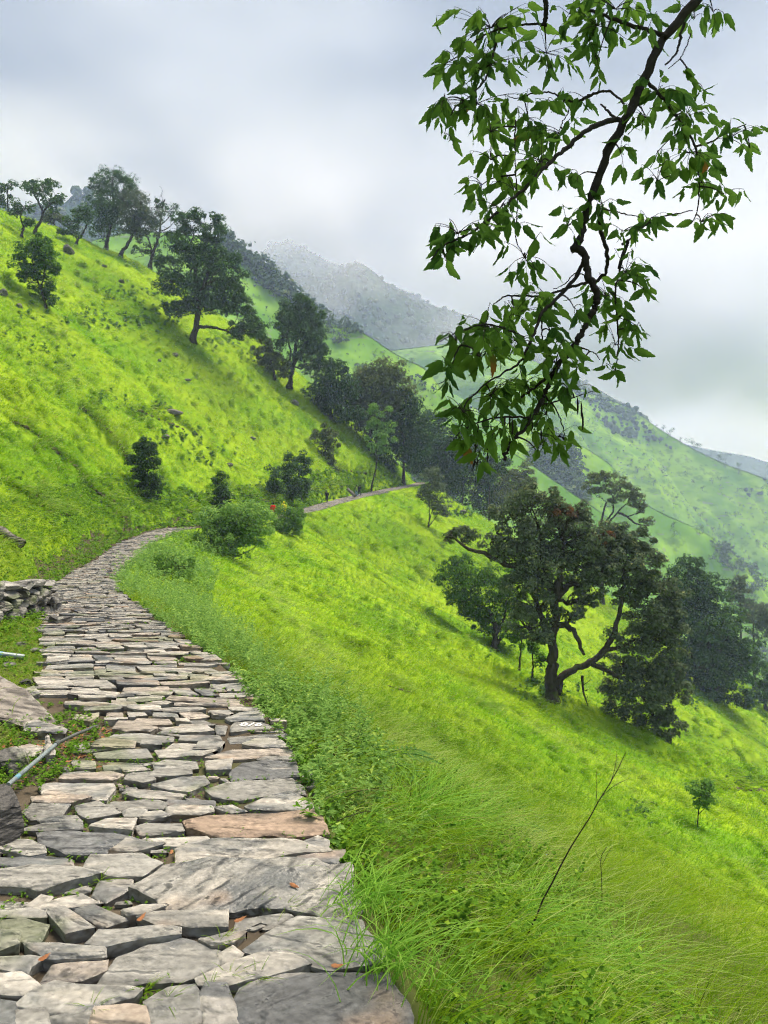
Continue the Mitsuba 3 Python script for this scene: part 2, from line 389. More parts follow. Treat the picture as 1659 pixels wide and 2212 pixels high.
# outlines as the photograph shows them; r picks the kind of stone: < .42 grey, < .66 beige, < .8 pinkish, < .93 dark, else rusty
TRACED = [
    (.44, .9, C1([(490, 530), (630, 450), (830, 415), (1000, 415), (1240, 405), (1290, 430), (1370, 425), (1375, 465), (1355, 490), (1400, 560), (1415, 600), (1380, 655), (1340, 650), (1200, 610), (1100, 600), (860, 612), (640, 608), (590, 570)])),
    (.30, .4, C1([(945, 760), (1060, 685), (1160, 640), (1230, 650), (1410, 660), (1420, 690), (1500, 760), (1522, 800), (1500, 826), (1290, 845), (1220, 826), (1140, 780), (1040, 788), (950, 768)])),
    (.85, .7, C1([(940, 930), (1060, 868), (1300, 862), (1520, 846), (1545, 900), (1590, 980), (1605, 1033), (1610, 1100), (940, 1110), (900, 990)])),
    (.22, .5, C1([(365, 900), (440, 790), (560, 740), (700, 715), (790, 738), (845, 760), (840, 820), (780, 860), (700, 890), (560, 880), (440, 910)])),
    (.10, .5, C1([(320, 755), (370, 705), (470, 700), (620, 684), (690, 692), (690, 708), (560, 728), (400, 765)])),
    (.37, .5, C1([(530, 640), (570, 628), (700, 615), (880, 619), (875, 680), (740, 680), (690, 665), (600, 672)])),
    (.50, .5, C1([(760, 890), (860, 835), (1000, 793), (1130, 788), (1200, 828), (1130, 850), (1000, 880), (880, 905), (770, 905)])),
    (.15, .4, C1([(45, 985), (100, 930), (190, 897), (270, 915), (420, 917), (530, 935), (500, 965), (380, 1000), (250, 1030), (60, 1010)])),
    (.72, .5, C1([(130, 900), (185, 830), (260, 817), (395, 815), (390, 845), (300, 885), (200, 897)])),
    (.40, .5, C1([(90, 760), (200, 755), (390, 770), (390, 802), (250, 810), (155, 810)])),
    (.33, .3, C1([(165, 620), (230, 607), (340, 690), (240, 712)])), (.36, .3, C1([(275, 600), (350, 582), (480, 640), (385, 675)])),
    (.47, .5, C1([(350, 545), (375, 490), (420, 482), (500, 487), (490, 520), (400, 570)])),
    (.31, .5, C1([(-60, 460), (0, 450), (100, 435), (270, 442), (370, 470), (280, 490), (130, 540), (50, 520), (-60, 510)])),
    (.27, .6, C1([(330, 405), (340, 392), (540, 388), (620, 427), (540, 475), (450, 478), (310, 450)])),
    (.52, .5, C1([(680, 365), (820, 327), (1000, 322), (1150, 337), (1270, 375), (1130, 383), (1010, 405), (830, 416), (690, 425)])),
    (.95, .5, C1([(710, 258), (800, 242), (1000, 228), (1230, 212), (1270, 270), (1280, 300), (1200, 310), (1000, 315), (860, 315), (720, 282)])),
    (.28, .5, C1([(960, 200), (1060, 152), (1130, 137), (1180, 157), (1240, 205), (1100, 212), (980, 213)])),
    (.38, .5, C1([(800, 130), (880, 97), (1000, 88), (1140, 84), (1185, 120), (1190, 145), (1050, 143), (960, 160), (890, 163), (830, 150)])),
    (.83, .5, C1([(900, 60), (940, 22), (1040, 12), (1150, 17), (1165, 75), (1000, 80), (905, 83)])),
    (.56, .5, C1([(140, 112), (210, 98), (430, 103), (435, 117), (400, 163), (230, 153), (150, 137)])),
    (.55, .5, C1([(110, 160), (230, 155), (330, 162), (260, 182), (120, 180)])), (.35, .5, C1([(70, 215), (110, 184), (260, 187), (225, 225), (100, 243)])),
    (.29, .5, C1([(285, 195), (370, 177), (400, 195), (455, 220), (330, 243), (300, 225)])), (.39, .5, C1([(400, 185), (430, 172), (600, 167), (640, 177), (630, 198), (500, 203), (420, 200)])),
    (.48, .5, C1([(475, 135), (500, 124), (620, 127), (715, 140), (690, 153), (540, 153)])), (.32, .5, C1([(590, 110), (700, 82), (790, 74), (808, 98), (730, 130), (620, 120)])),
    (.60, .5, C1([(640, 200), (680, 192), (820, 197), (825, 213), (780, 225), (650, 223)])), (.57, .5, C1([(345, 270), (400, 247), (520, 247), (500, 295), (400, 285)])),
    (.43, .5, C1([(520, 270), (560, 257), (700, 260), (706, 283), (650, 293), (540, 298)])), (.88, .5, C1([(130, 300), (250, 292), (430, 302), (560, 325), (440, 345), (400, 378), (240, 378), (140, 330)])),
    (.46, .5, C1([(420, 380), (480, 332), (620, 344), (580, 360), (500, 383)])), (.58, .5, C1([(560, 320), (800, 307), (806, 320), (700, 343), (630, 343)])),
    (.34, .5, C1([(-40, 330), (100, 327), (150, 350), (155, 378), (100, 388), (-40, 352)])), (.41, .5, C1([(-40, 390), (150, 387), (260, 402), (265, 428), (130, 428), (-40, 415)])),
    (.53, .5, C1([(80, 590), (140, 547), (180, 555), (160, 575), (95, 595)])), (.49, .5, C1([(100, 605), (200, 562), (300, 542), (370, 573), (250, 590), (180, 610)])),
    (.44, .5, C1([(-30, 615), (100, 607), (160, 620), (155, 638), (60, 638), (-30, 630)])), (.18, .5, C1([(-20, 650), (70, 642), (160, 670), (130, 735), (60, 735), (-20, 690)])),
    (.54, .5, C1([(-60, 870), (60, 862), (120, 915), (60, 948), (-60, 945)])), (.26, .5, C1([(-40, 800), (100, 797), (140, 807), (90, 840), (80, 868), (-40, 840)])),
    (.21, .5, C1([(-50, 700), (50, 712), (40, 758), (-50, 788)])), (.25, .6, C1([(555, 985), (640, 932), (740, 917), (770, 960), (760, 1090), (580, 1090)])),
    (.89, .5, C1([(795, 915), (870, 917), (895, 1000), (930, 1090), (790, 1090), (775, 960)])), (.51, .5, C1([(848, 778), (900, 750), (935, 776), (918, 800), (860, 812)])),
    (.12, .5, C1([(780, 728), (880, 702), (940, 700), (900, 733), (820, 748)])), (.59, .5, C1([(470, 620), (540, 602), (620, 602), (560, 626), (490, 638)])),
    (.45, .5, C1([(330, 1090), (350, 1012), (470, 1000), (545, 1012), (560, 1090)])), (.61, .5, C1([(65, 283), (160, 258), (300, 262), (300, 280), (150, 288)])),
    (.38, .5, C1([(130, 242), (280, 230), (300, 250), (150, 258)])), (.45, .5, C1([(535, 222), (620, 217), (650, 235), (580, 248), (538, 244)])),
    (.20, .5, C1([(470, 222), (500, 207), (558, 215), (535, 238), (480, 238)])), (.30, .5, C1([(840, 197), (900, 192), (950, 213), (900, 218)])),
    (.84, .5, C1([(650, 162), (830, 167), (830, 183), (700, 188), (640, 178)])), (.16, .5, C1([(595, 22), (640, 8), (760, 12), (765, 35), (600, 43)])),
    (.24, .5, C1([(600, 52), (740, 44), (740, 65), (620, 80), (580, 73)])), (.37, .5, C1([(485, 72), (580, 57), (595, 85), (550, 100), (475, 90)])),
    (.69, .5, C1([(228, 72), (280, 67), (420, 60), (470, 72), (430, 90), (222, 85)])), (.55, .5, C1([(272, 12), (355, 12), (358, 40), (282, 40)])),
    (.90, .5, C1([(1165, 398), (1250, 377), (1340, 372), (1345, 400), (1310, 426), (1180, 403)])), (.62, .5, C1([(1180, 335), (1240, 310), (1280, 325), (1278, 365), (1160, 353)])),
    (.17, .5, C1([(-60, 965), (30, 982), (30, 1090), (-60, 1090)])), (.28, .5, C1([(40, 1022), (150, 1012), (165, 1090), (20, 1090)])),
    (.36, .5, C1([(180, 1045), (330, 1015), (320, 1090), (180, 1090)])), (.48, .5, C1([(800, 20), (900, 10), (895, 50), (805, 50)])),
    (.42, .5, C1([(415, 15), (520, 20), (570, 40), (480, 48), (415, 35)])), (.19, .5, C1([(395, 40), (455, 38), (460, 52), (400, 56)])),
    (.23, .5, C2([(560, 172), (555, 150), (580, 98), (700, 88), (800, 95), (885, 125), (850, 148), (700, 150), (600, 170)])),
    (.27, .5, C2([(515, 60), (620, 18), (790, 2), (822, 40), (818, 82), (700, 80), (560, 85)])), (.52, .5, C2([(650, 270), (760, 218), (930, 222), (1020, 296), (830, 296)])),
    (.71, .5, C2([(365, 368), (560, 314), (1040, 314), (1068, 365), (900, 362), (560, 386)])), (.35, .5, C2([(775, 390), (840, 367), (1030, 373), (1055, 393), (900, 398)])),
    (.74, .5, C3([(710, 290), (740, 258), (830, 230), (1060, 258), (1050, 300), (900, 302)])), (.33, .5, C3([(840, 222), (900, 198), (1100, 190), (1370, 215), (1360, 246), (1100, 248)])),
    (.73, .5, C3([(880, 152), (930, 92), (1060, 95), (1240, 145), (1180, 180), (1000, 172)])), (.70, .5, C3([(1030, 100), (1080, 58), (1330, 60), (1350, 100), (1180, 110)])),
    (.67, .5, C3([(612, 80), (640, 38), (765, 25), (750, 65), (690, 92)]))]
SKIP = Polygon([(-300, 1500), (90, 1500), (170, 1540), (225, 1570), (175, 1640), (110, 1690), (45, 1760), (-300, 1800)])
stones, outlines = [], []


def plan(ring):
    out = []
    for u, v in ring:
        d = 1.6 * F / (v - HORIZON)
        for _ in range(12):
            d = -_pz(d) * F / (v - HORIZON)
        out.append(((u - CU) / F * d, d))
    return np.array(out)


for i, (r, s, ring) in enumerate(TRACED):
    pl = Polygon(plan(ring)).buffer(.009, join_style=2)
    g = np.array(pl.exterior.coords)[:-1]
    size = math.sqrt(pl.area)
    c = np.array(pl.centroid.coords[0])
    k = np.random.default_rng(i)
    step = np.clip(size / 11, .018, .05)
    lift = .022 * (k.random() - .35)
    tilt = ((k.random() - .5) * .05, -(k.random() - .35) * .06 + (_pz(c[1] + .1) - _pz(c[1] - .1)) / .2)
    V, f = slab(g, float(_pz(c[1])) + lift, .13, i + 1, step, jag=min(.026, size * .055), relief=.006 + size * .018, tilt=tilt, bevel=.007)
    stones.append((c[1], V, f, r, s, size))
    outlines.append(pl)
near_union = shapely.union_all([o.buffer(.015) for o in outlines])
_mk = plan([(540, 1571)])[0]
MARKED = min(range(len(outlines)), key=lambda i: outlines[i].distance(Point(*_mk)))
print('marked', MARKED, outlines[MARKED].distance(Point(*_mk)))
free = Polygon([(-2.2, 2.05), (.15, 2.05), (-.25, 3.3), (-.45, 4.4), (-2.3, 4.4), (-2.6, 3)]).difference(near_union)
k = np.random.default_rng(77)
fill = []
for _ in range(2600):
    c = np.array([k.uniform(-2.3, .1), k.uniform(2.05, 4.45)])
    size = k.choice([.10, .075, .05, .034])
    if not shapely.contains_xy(free, *c) or SKIP.contains(Point(CU + c[0] / c[1] * F, HORIZON - float(_pz(c[1])) / c[1] * F)):
        continue
    a = np.sort(k.uniform(0, 6.283, 7))
    g = c + np.stack([np.cos(a) * 1.6, np.sin(a) * .8], 1) * size * k.uniform(.7, 1, (7, 1))
    pl = Polygon(g).buffer(0).intersection(free)
    pl = max(getattr(pl, 'geoms', [pl]), key=lambda o: o.area)
    if pl.area < .55 * 2.2 * size * size or pl.area < .0012:
        continue
    pl = pl.simplify(.006)
    g = np.array(pl.exterior.coords)[:-1]
    c = g.mean(0)
    V, f = slab(g, float(_pz(c[1])) - .010 + k.uniform(-.008, .006), .06, 400 + len(fill), .03, jag=.006, relief=.004, bevel=.008, tilt=(k.uniform(-.12, .12), k.uniform(-.12, .08)))
    fill.append((c[1], V, f, k.random() * .9, .5, math.sqrt(pl.area)))
    free = free.difference(pl.buffer(.006))


def wavy(row, x, amp):
    return amp * (meshkit.noise(np.stack([np.asarray(x, float) * 2.3, np.full(np.shape(x), row * 7.7), np.zeros(np.shape(x))], -1), 3) - .5)


y, row = 1.5, 0
while y < 150:
    depth = (rng.choice([.07, .10, .14, .18, .23], p=[.16, .22, .26, .22, .14]) * rng.uniform(.9, 1.12) if y < 30 else rng.uniform(.16, .3)) * (1.25 if y > 60 else 1)
    if y > 50 and y < 74:
        y += depth
        row += 1
        continue
    hw = float(_pw(y)) * 1.02
    edges = [-hw - rng.uniform(-.08, .06)]
    while edges[-1] < hw - .12:
        edges.append(edges[-1] + rng.lognormal(-1.15, .5) * (1.5 if y > 30 else 1))
    edges[-1] = hw + rng.uniform(-.07, .09)
    for a, b in zip(edges[:-1], edges[1:]):
        if b - a < .1:
            continue
        gap = rng.uniform(.002, .011)
        cx = float(_px(y + depth / 2))
        n = max(2, int((b - a) / .1)) if y < 25 else 2
        xs = np.linspace(a + gap, b - gap, n + 1)
        sk = rng.uniform(-.04, .04, 2)
        lo = np.stack([xs + sk[0], y + gap + wavy(row, xs, .10)], 1)
        hi = np.stack([xs[::-1] + sk[1], y + depth - gap + wavy(row + 1, xs[::-1], .10)], 1)
        cut = rng.uniform(0, min(.035, depth * .2), 4)
        lo[0, 1] += cut[0]; lo[-1, 1] += cut[1]; hi[0, 1] -= cut[2]; hi[-1, 1] -= cut[3]
        g = np.vstack([lo, hi]) + [cx, 0]
        g[:, 0] += _px(g[:, 1]) - cx
        pl = Polygon(g)
        if not pl.is_valid or pl.area < .004:
            continue
        c = g.mean(0)
        u, v = CU + c[0] / c[1] * F, HORIZON - float(_pz(c[1])) / c[1] * F
        if SKIP.contains(Point(u, v)):
            continue
        if y < 6.5:
            left = pl.difference(near_union)
            if left.area < .35 * pl.area or v > 1700:
                continue
            if left.area < .97 * pl.area:
                left = max(getattr(left, 'geoms', [left]), key=lambda k: k.area).simplify(.01).buffer(-.012)
                left = max(getattr(left, 'geoms', [left]), key=lambda k: k.area)
                if left.is_empty or left.area < .004:
                    continue
                pl, g = left, np.array(left.exterior.coords)[:-1]
                c = g.mean(0)
        r = rng.uniform(*[(0, .43), (.45, .65), (.67, .79), (.81, .92), (.94, .97)][rng.choice(5, p=[.33, .39, .16, .10, .02])])
        far = y > 12
        V, f = slab(g, float(_pz(c[1])) + rng.uniform(-.016, .026), .1, 100 + row * 13 + len(stones), .09 if not far else .3, jag=.014, relief=.006, bevel=.008 if not far else .02,
                    tilt=(rng.uniform(-.06, .06), rng.uniform(-.09, .05) + float(_pz(c[1] + .1) - _pz(c[1] - .1)) / .2))
        stones.append((c[1], V, f, r, rng.uniform(.35, .65), math.sqrt(pl.area)))
        outlines.append(pl)
    y += depth
    row += 1
stones += fill
order = sorted(range(len(stones)), key=lambda i: -(stones[i][5] ** 2 * 1.6 / stones[i][0] ** 3))
rest = []
for n, i in enumerate(order):
    d, V, f, r, s, size = stones[i]
    if n < 290:
        key = numbered('path__stone')
        put(key, (V, f), 'slate', smooth=True, uv=uvs(V, r, s))
        if i == MARKED:
            tag(key, 'grey slab with a white painted number')
            t = meshkit.text_mesh('8/6', .075, .002, True)
            tv = t.vertices - [*t.bounds.mean(0)[:2], 0]
            o = [*_mk, 0]
            hit = np.array([[o[0] + a, o[1] + b] for a, b in tv[:, :2]])
            topv = V[(np.abs(V[:, 0] - o[0]) < .16) & (np.abs(V[:, 1] - o[1]) < .14)]
            topv = topv[topv[:, 2] > topv[:, 2].max() - .04]
            A_ = np.c_[topv[:, :2], np.ones(len(topv))]
            co = np.linalg.lstsq(A_, topv[:, 2], rcond=None)[0]
            up_ = max((topv[:, 2] - A_ @ co).max(), 0) + .003
            tv = np.stack([hit[:, 0], hit[:, 1], np.c_[hit, np.ones(len(hit))] @ co + up_ + tv[:, 2]], 1)
            put(key + '__painted_number', (tv, t.faces), 'white_paint')
    else:
        rest.append((V, f, r, s))
V, f = join([(a, b) for a, b, _, _ in rest])
put('path__small_stones', (V, f), 'slate', smooth=True, uv=np.vstack([uvs(a, r, s) for a, _, r, s in rest]))
labels['path__small_stones'] = {'kind': 'stuff', 'label': 'small distant paving stones along the path'}
scene['white_paint'] = {'type': 'twosided', 'bsdf': {'type': 'diffuse', 'reflectance': {'type': 'rgb', 'value': [.75, .75, .75]}}}
print('stones', len(stones), sum(len(s[2]) for s in stones))

# ---------------------------------------------------------------- grass


def dense_points(n, seed, az=34.5, lo=1.25, hi=165.0, knee=45.0):
    """Places on the ground in and just around the view, about evenly spread over the picture."""
    g = np.random.default_rng(seed)
    s = np.linspace(math.log(lo), math.log(hi), 2000)
    w = np.minimum(np.exp(s), knee) ** 1.05
    r = np.exp(np.interp(g.random(n), np.cumsum(w) / w.sum(), s))
    a = np.radians(g.uniform(-az, az, n))
    x, y = r * np.sin(a), r * np.cos(a)
    e = .15 + r * .004
    z = ground_z(x, y)
    zx, zy = (ground_z(x + e, y) - z) / e, (ground_z(x, y + e) - z) / e
    nrm = unit(np.stack([-zx, -zy, zx * 0 + 1], -1))
    p = np.stack([x, y, z], -1)
    face = -(nrm * unit(p)).sum(-1)
    el = z / r
    keep = (g.random(n) < np.clip(face / nrm[:, 2] + .12, .04, 1.1) / 1.1) & (face > -.25) & (el > -.86)
    # hidden behind nearer ground
    idx = np.nonzero(keep)[0]
    t = np.linspace(.2, .97, 14)[:, None]
    q = p[idx]
    hid = (ground_z(q[:, 0] * t, q[:, 1] * t, False) > (q[:, 2] + .5) * t + .9).any(0)
    idx = idx[~hid]
    return p[idx], nrm[idx], r[idx]


def side_of(p):
    yc = np.clip(p[:, 1], -30, 900)
    return (p[:, 0] - _px(yc)) / _pw(yc), np.abs(p[:, 0] - _px(yc)) - _pw(yc)


def blades(p, first, droop, L, W, seg, seed, pale=None):
    """Bent blades: roots p, first direction, droop direction, length, width. Returns mesh and (random, along) per vertex."""
    g = np.random.default_rng(seed)
    n = len(p)
    ts = np.linspace(0, 1, seg + 1)
    k = g.uniform(.55, 1.25, n)[:, None]
    side = unit(np.cross(first + g.normal(0, .25, (n, 3)), unit(g.normal(0, 1, (n, 3)))))
    rows, uv = [], []
    r = g.random(n)
    if pale is not None:
        r = np.where(g.random(n) < pale, g.uniform(.86, .955, n), r)
    for t in ts:
        c = p + L[:, None] * (first * t * (1 - .25 * t) + droop * (k * t * t * .75))
        w = (W * (1 - t) ** .6 * (.75 + .5 * t) * .5)[:, None]
        if t < 1:
            rows += [c - side * w, c + side * w]
            uv += [np.stack([r, r * 0 + t], -1)] * 2
        else:
            rows += [c]
            uv += [np.stack([r, r * 0 + t], -1)]
    m = len(rows)
    V = np.stack(rows, 1).reshape(-1, 3)
    U = np.stack(uv, 1).reshape(-1, 2)
    base = (np.arange(n) * m)[:, None]
    f = []
    for s in range(seg - 1):
        a = 2 * s
        f += [base + [a, a + 1, a + 3], base + [a, a + 3, a + 2]]
    a = 2 * (seg - 1)
    f += [base + [a, a + 1, a + 2]]
    return V, np.vstack(f), U


def grass_color(p, n, uv):
    r = uv.x
    c = meadow_tone(p, r)
    c = mix(c, (.44, .54, .18), smoothstep(.84, .87, r) * .7)
    c = mix(c, (.27, .22, .10), smoothstep(.962, .972, r) * .7)
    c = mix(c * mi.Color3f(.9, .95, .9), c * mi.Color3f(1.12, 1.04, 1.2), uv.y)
    band = smoothstep(.58, .72, tf(p.x * .11 + 2, p.y * .19 + p.x * .09, 7, 3))
    return mix(c, c * .5 + mi.Color3f(.15, .20, .065), band * smoothstep(.2, .9, uv.y) * .8)


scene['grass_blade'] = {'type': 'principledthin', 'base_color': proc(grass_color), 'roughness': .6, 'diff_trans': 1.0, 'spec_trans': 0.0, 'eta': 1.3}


def make_grass(n, seed):
    p, nrm, r = dense_points(n, seed)
    q, edge = side_of(p)
    g = np.random.default_rng(seed + 1)
    keep = (edge > .015) & ~((q < 0) & (edge < _verge(np.clip(p[:, 1], -30, 200)) * .9) & (g.random(len(p)) > .10))
    p, nrm, r, q, edge = p[keep], nrm[keep], r[keep], q[keep], edge[keep]
    n = len(p)
    # tussocks
    cell = .34 * 2 ** np.clip(np.floor(np.log2(np.maximum(r, 1) / 22)), 0, 2)
    sp = p[:, :2] / cell[:, None]
    z0 = np.zeros((n, 1))
    sp = sp + 1.7 * (np.stack([meshkit.noise(np.concatenate([sp * .45, z0 + a], 1), 17 + a) for a in (0, 1)], -1) - .5)
    ij = np.floor(sp)
    h = lambda k: meshkit.noise(np.concatenate([ij * 1.0 + .01, np.full((n, 1), k * 1.0)], 1), k)
    off = (sp - (ij + .15 + .7 * np.stack([h(1), h(2)], -1))) * cell[:, None]
    cen = p[:, :2] - off
    pull = g.uniform(.25, .75, n) * (h(4) < .8)
    p2 = cen + off * (1 - pull)[:, None]
    p[:, :2] = p2
    p[:, 2] = ground_z(p[:, 0], p[:, 1]) - .01
    off = unit(np.concatenate([off, off[:, :1] * 0], 1))
    down = nrm * 1.0
    down[:, 2] = 0
    down = unit(down) * .8 + np.array([0, 0, -.55])
    tall = .55 + .9 * meshkit.fbm(np.concatenate([p[:, :2] * .22, p[:, :1] * 0], 1), 2, 8)
    L = g.uniform(.55, 1.15, n) * tall * np.where(q < 0, .46, .50) * (.6 + .4 * np.clip(edge / 1.2, 0, 1)) * (.75 + .5 * h(3))
    L *= np.clip(1 + (r - 60) / 150, 1, 1.6)
    W = np.clip(.00072 * r, .0052, .11) * g.uniform(.6, 1.4, n)
    up = np.array([0, 0, 1.0])
    swirl = np.stack([np.cos(a := 6.28 * meshkit.noise(np.concatenate([p[:, :2] * .35, p[:, :1] * 0], 1), 6)), np.sin(a), a * 0], -1)
    first = unit(up * .75 + nrm * .35 + off * .35 + g.normal(0, .16, (n, 3)))
    droop = unit(down + off * .3 + swirl * .10 + g.normal(0, .17, (n, 3)))
    crest = np.interp(p[:, 1], [3, 4.8, 6, 11.5, 20, 30, 41, 55], [1.6, 2.4, 2.5, 4.7, 6.2, 6.4, 5.5, 5.0])
    wob = 1.6 * (meshkit.noise(np.concatenate([p[:, :2] * .5, p[:, :1] * 0], 1), 9) - .5)
    pale = np.where(q > 0, np.exp(-((edge - crest + wob) / np.interp(p[:, 1], [4, 12, 40], [.55, .9, 1.1])) ** 2) * np.interp(p[:, 1], [4, 9], [.35, .75]) * (p[:, 1] < 52), 0)
    pale = pale + np.where((q > 0) & (p[:, 1] > 14) & (p[:, 1] < 36), np.exp(-((edge - 19.3 + wob) / .8) ** 2) * .75, 0)
    near = r < 16
    for part, seg in ((near, 4), (~near, 2)):
        yield blades(p[part], first[part], droop[part], L[part], W[part], seg, seed + seg, pale[part])


NG = 1060000
parts = list(make_grass(NG, 50))
g = np.random.default_rng(66)
# short turf of the level verge
n = 26000
y = np.exp(g.uniform(math.log(2.2), math.log(14), n))
e = 2.1 * g.random(n)
x = _px(y) - _pw(y) - e + .02
ok = (meshkit.fbm(np.stack([x * 1.4, y * 1.4, x * 0], -1), 3, 77) > .40) | (y > 5.9)
p = np.stack([x, y, ground_z(x, y) - .005], 1)[ok]
n = len(p)
out = np.concatenate([g.normal(0, 1, (n, 2)), np.zeros((n, 1))], 1)
parts.append(blades(p, unit(np.array([0, 0, 1.0]) + out * .35), unit(out + [0, 0, -.4]), g.uniform(.035, .10, n), np.clip(p[:, 1] * .0011, .003, .014), 2, 5))
# long tussocks that hang over the little steps of the slope
at, cut = [], []
for line, k in (([(30, 905), (70, 925), (110, 960), (160, 1000), (200, 1050), (250, 1078)], 26), ([(175, 875), (240, 930), (275, 985)], 18), ([(85, 1085), (130, 1105), (160, 1098)], 9), ([(20, 1040), (60, 1060), (110, 1090)], 10), ([(220, 1095), (275, 1112)], 8), ([(400, 1095), (450, 1115)], 9), ([(520, 1058), (575, 1076)], 9), ([(735, 1008), (850, 1022)], 12), ([(650, 1052), (760, 1040)], 10),
                ([(840, 1475), (890, 1490)], 9), ([(300, 880), (420, 930)], 10), ([(1240, 1900), (1290, 1950)], 6), ([(1500, 1690), (1659, 1700)], 12)):
    c = curve([(u, v, 0) for u, v in line], k)
    cut += [(u, v + 7) for u, v, _ in c]
    at += [(u + g.normal(0, 6), v + g.normal(0, 5)) for u, v, _ in c]
at += [(u, v) for u, v in zip(g.uniform(0, 800, 260), g.uniform(560, 1120, 260))] + [(u, v) for u, v in zip(g.uniform(560, 1659, 430), g.uniform(1100, 2000, 430))]
for u, v in at:
    p0 = on_ray(u, v)
    if p0 is None:
        continue
    q0, e0 = side_of(p0[None])
    r0 = np.linalg.norm(p0)
    if e0[0] < .4 or r0 < 7 or r0 > 150:
        continue
    n = 60
    L = np.clip(r0 * .016, .45, 1.15) * g.uniform(.7, 1.2)
    p = p0 + np.stack([g.normal(0, L * .22, n), g.normal(0, L * .3, n), np.zeros(n)], 1)
    p[:, 2] = ground_z(p[:, 0], p[:, 1])
    dn = np.array([.75, -.25, -.75])
    parts.append(blades(p, unit(np.array([.25, -.1, .9]) + g.normal(0, .25, (n, 3))), unit(dn + g.normal(0, .25, (n, 3))), L * g.uniform(.6, 1.15, n), np.full(n, np.clip(.0009 * r0, .006, .11)), 3, int(g.integers(1e6))))
clods = []
for u, v in cut:
    p0 = on_ray(u, v)
    if p0 is not None and p0[1] > 6:
        m = np.clip(p0[1] * .006, .12, .4) * g.uniform(.4, 1.1)
        s = trimesh.creation.icosphere(1)
        clods.append((np.array(s.vertices) * [m * 1.2, m * .8, m * .55] * (1 + .5 * g.normal(0, .25, (42, 1))) + p0 - [0, 0, m * .25], np.array(s.faces)))
V, f = join(clods)
put('ground__bare_soil', (V, f), 'path_dirt', smooth=True)
labels['ground__bare_soil'] = {'kind': 'stuff', 'label': 'dark bare soil under the overhanging tussocks'}
y = np.linspace(15, 66, 160)
e = np.linspace(-.03, 1.0, 7)
Y, E = np.meshgrid(y, e, indexing='ij')
E = E * (.30 + .55 * meshkit.noise(np.stack([Y * .8, Y * 0, Y * 0], -1), 4))
X = _px(Y) - _pw(Y) - E
Z = ground_z(X, Y) + .015 + .05 * (meshkit.noise(np.stack([X * 5, Y * 3, X * 0], -1), 8) - .4)
m_, n_ = X.shape
i, j = np.meshgrid(np.arange(m_ - 1), np.arange(n_ - 1), indexing='ij')
qd = np.stack([i * n_ + j, (i + 1) * n_ + j, (i + 1) * n_ + j + 1, i * n_ + j + 1], -1).reshape(-1, 4)
put('ground__cut_bank', (np.stack([X, Y, Z], -1).reshape(-1, 3), np.vstack([qd[:, [0, 1, 2]], qd[:, [0, 2, 3]]])), 'path_dirt', smooth=True)
V, f = join([(a, b) for a, b, _ in parts])
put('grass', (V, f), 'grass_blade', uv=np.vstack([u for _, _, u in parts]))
tag('grass', 'long bright green grass covering the whole mountain slope', 'grass', kind='stuff')
print('grass', len(f))

# ---------------------------------------------------------------- trees and shrubs


def leaf_tone(dark, light, rust=None):
    def fn(p, n, uv):
        c = mix(dark, light, uv.x * .55 + uv.y * .45)
        c = mix(c, mi.Color3f(*light) * mi.Color3f(1.5, 1.25, 1.0), smoothstep(.93, .97, uv.x))
        return c
    return fn


def leafy(key, dark, light, trans=.5, rough=.42):
    scene[key] = {'type': 'principledthin', 'base_color': proc(leaf_tone(dark, light)), 'roughness': rough, 'diff_trans': trans, 'eta': 1.45}


leafy('leaf_dark', (.030, .070, .024), (.090, .165, .058), .7)
leafy('leaf_wood', (.020, .052, .018), (.062, .120, .042), .6)
leafy('leaf_grey', (.045, .074, .038), (.17, .215, .13), .55, .34)
leafy('leaf_olive', (.055, .080, .030), (.145, .185, .078), .7)
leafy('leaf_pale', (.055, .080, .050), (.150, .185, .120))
leafy('leaf_fresh', (.090, .200, .030), (.200, .360, .085), .9)
leafy('weed_leaf', (.13, .27, .05), (.29, .46, .13), 1.0)
leafy('leaf_mid', (.035, .095, .016), (.100, .205, .036), .8)
leafy('leaf_far', (.040, .078, .045), (.095, .145, .080), .6)
leafy('leaf_rust', (.085, .050, .028), (.170, .095, .050))


def bark_color(p, n, uv):
    a = tf(p.x * 9, p.y * 9, p.z * 3, 4)
    c = mix((.018, .015, .012), (.075, .065, .052), a)
    return mix(c, (.05, .075, .018), smoothstep(.56, .66, tf(p.x * 2.2, p.y * 2.2, p.z * 1.4, 3)) * smoothstep(-.3, .6, n.z) * .7)


scene['bark'] = {'type': 'twosided', 'bsdf': {'type': 'diffuse', 'reflectance': proc(bark_color)}}
scene['bark_pale'] = {'type': 'twosided', 'bsdf': {'type': 'diffuse', 'reflectance': proc(lambda p, n, uv: mix((.06, .055, .048), (.17, .16, .14), tf(p.x * 5, p.y * 5, p.z * 2, 3)))}}


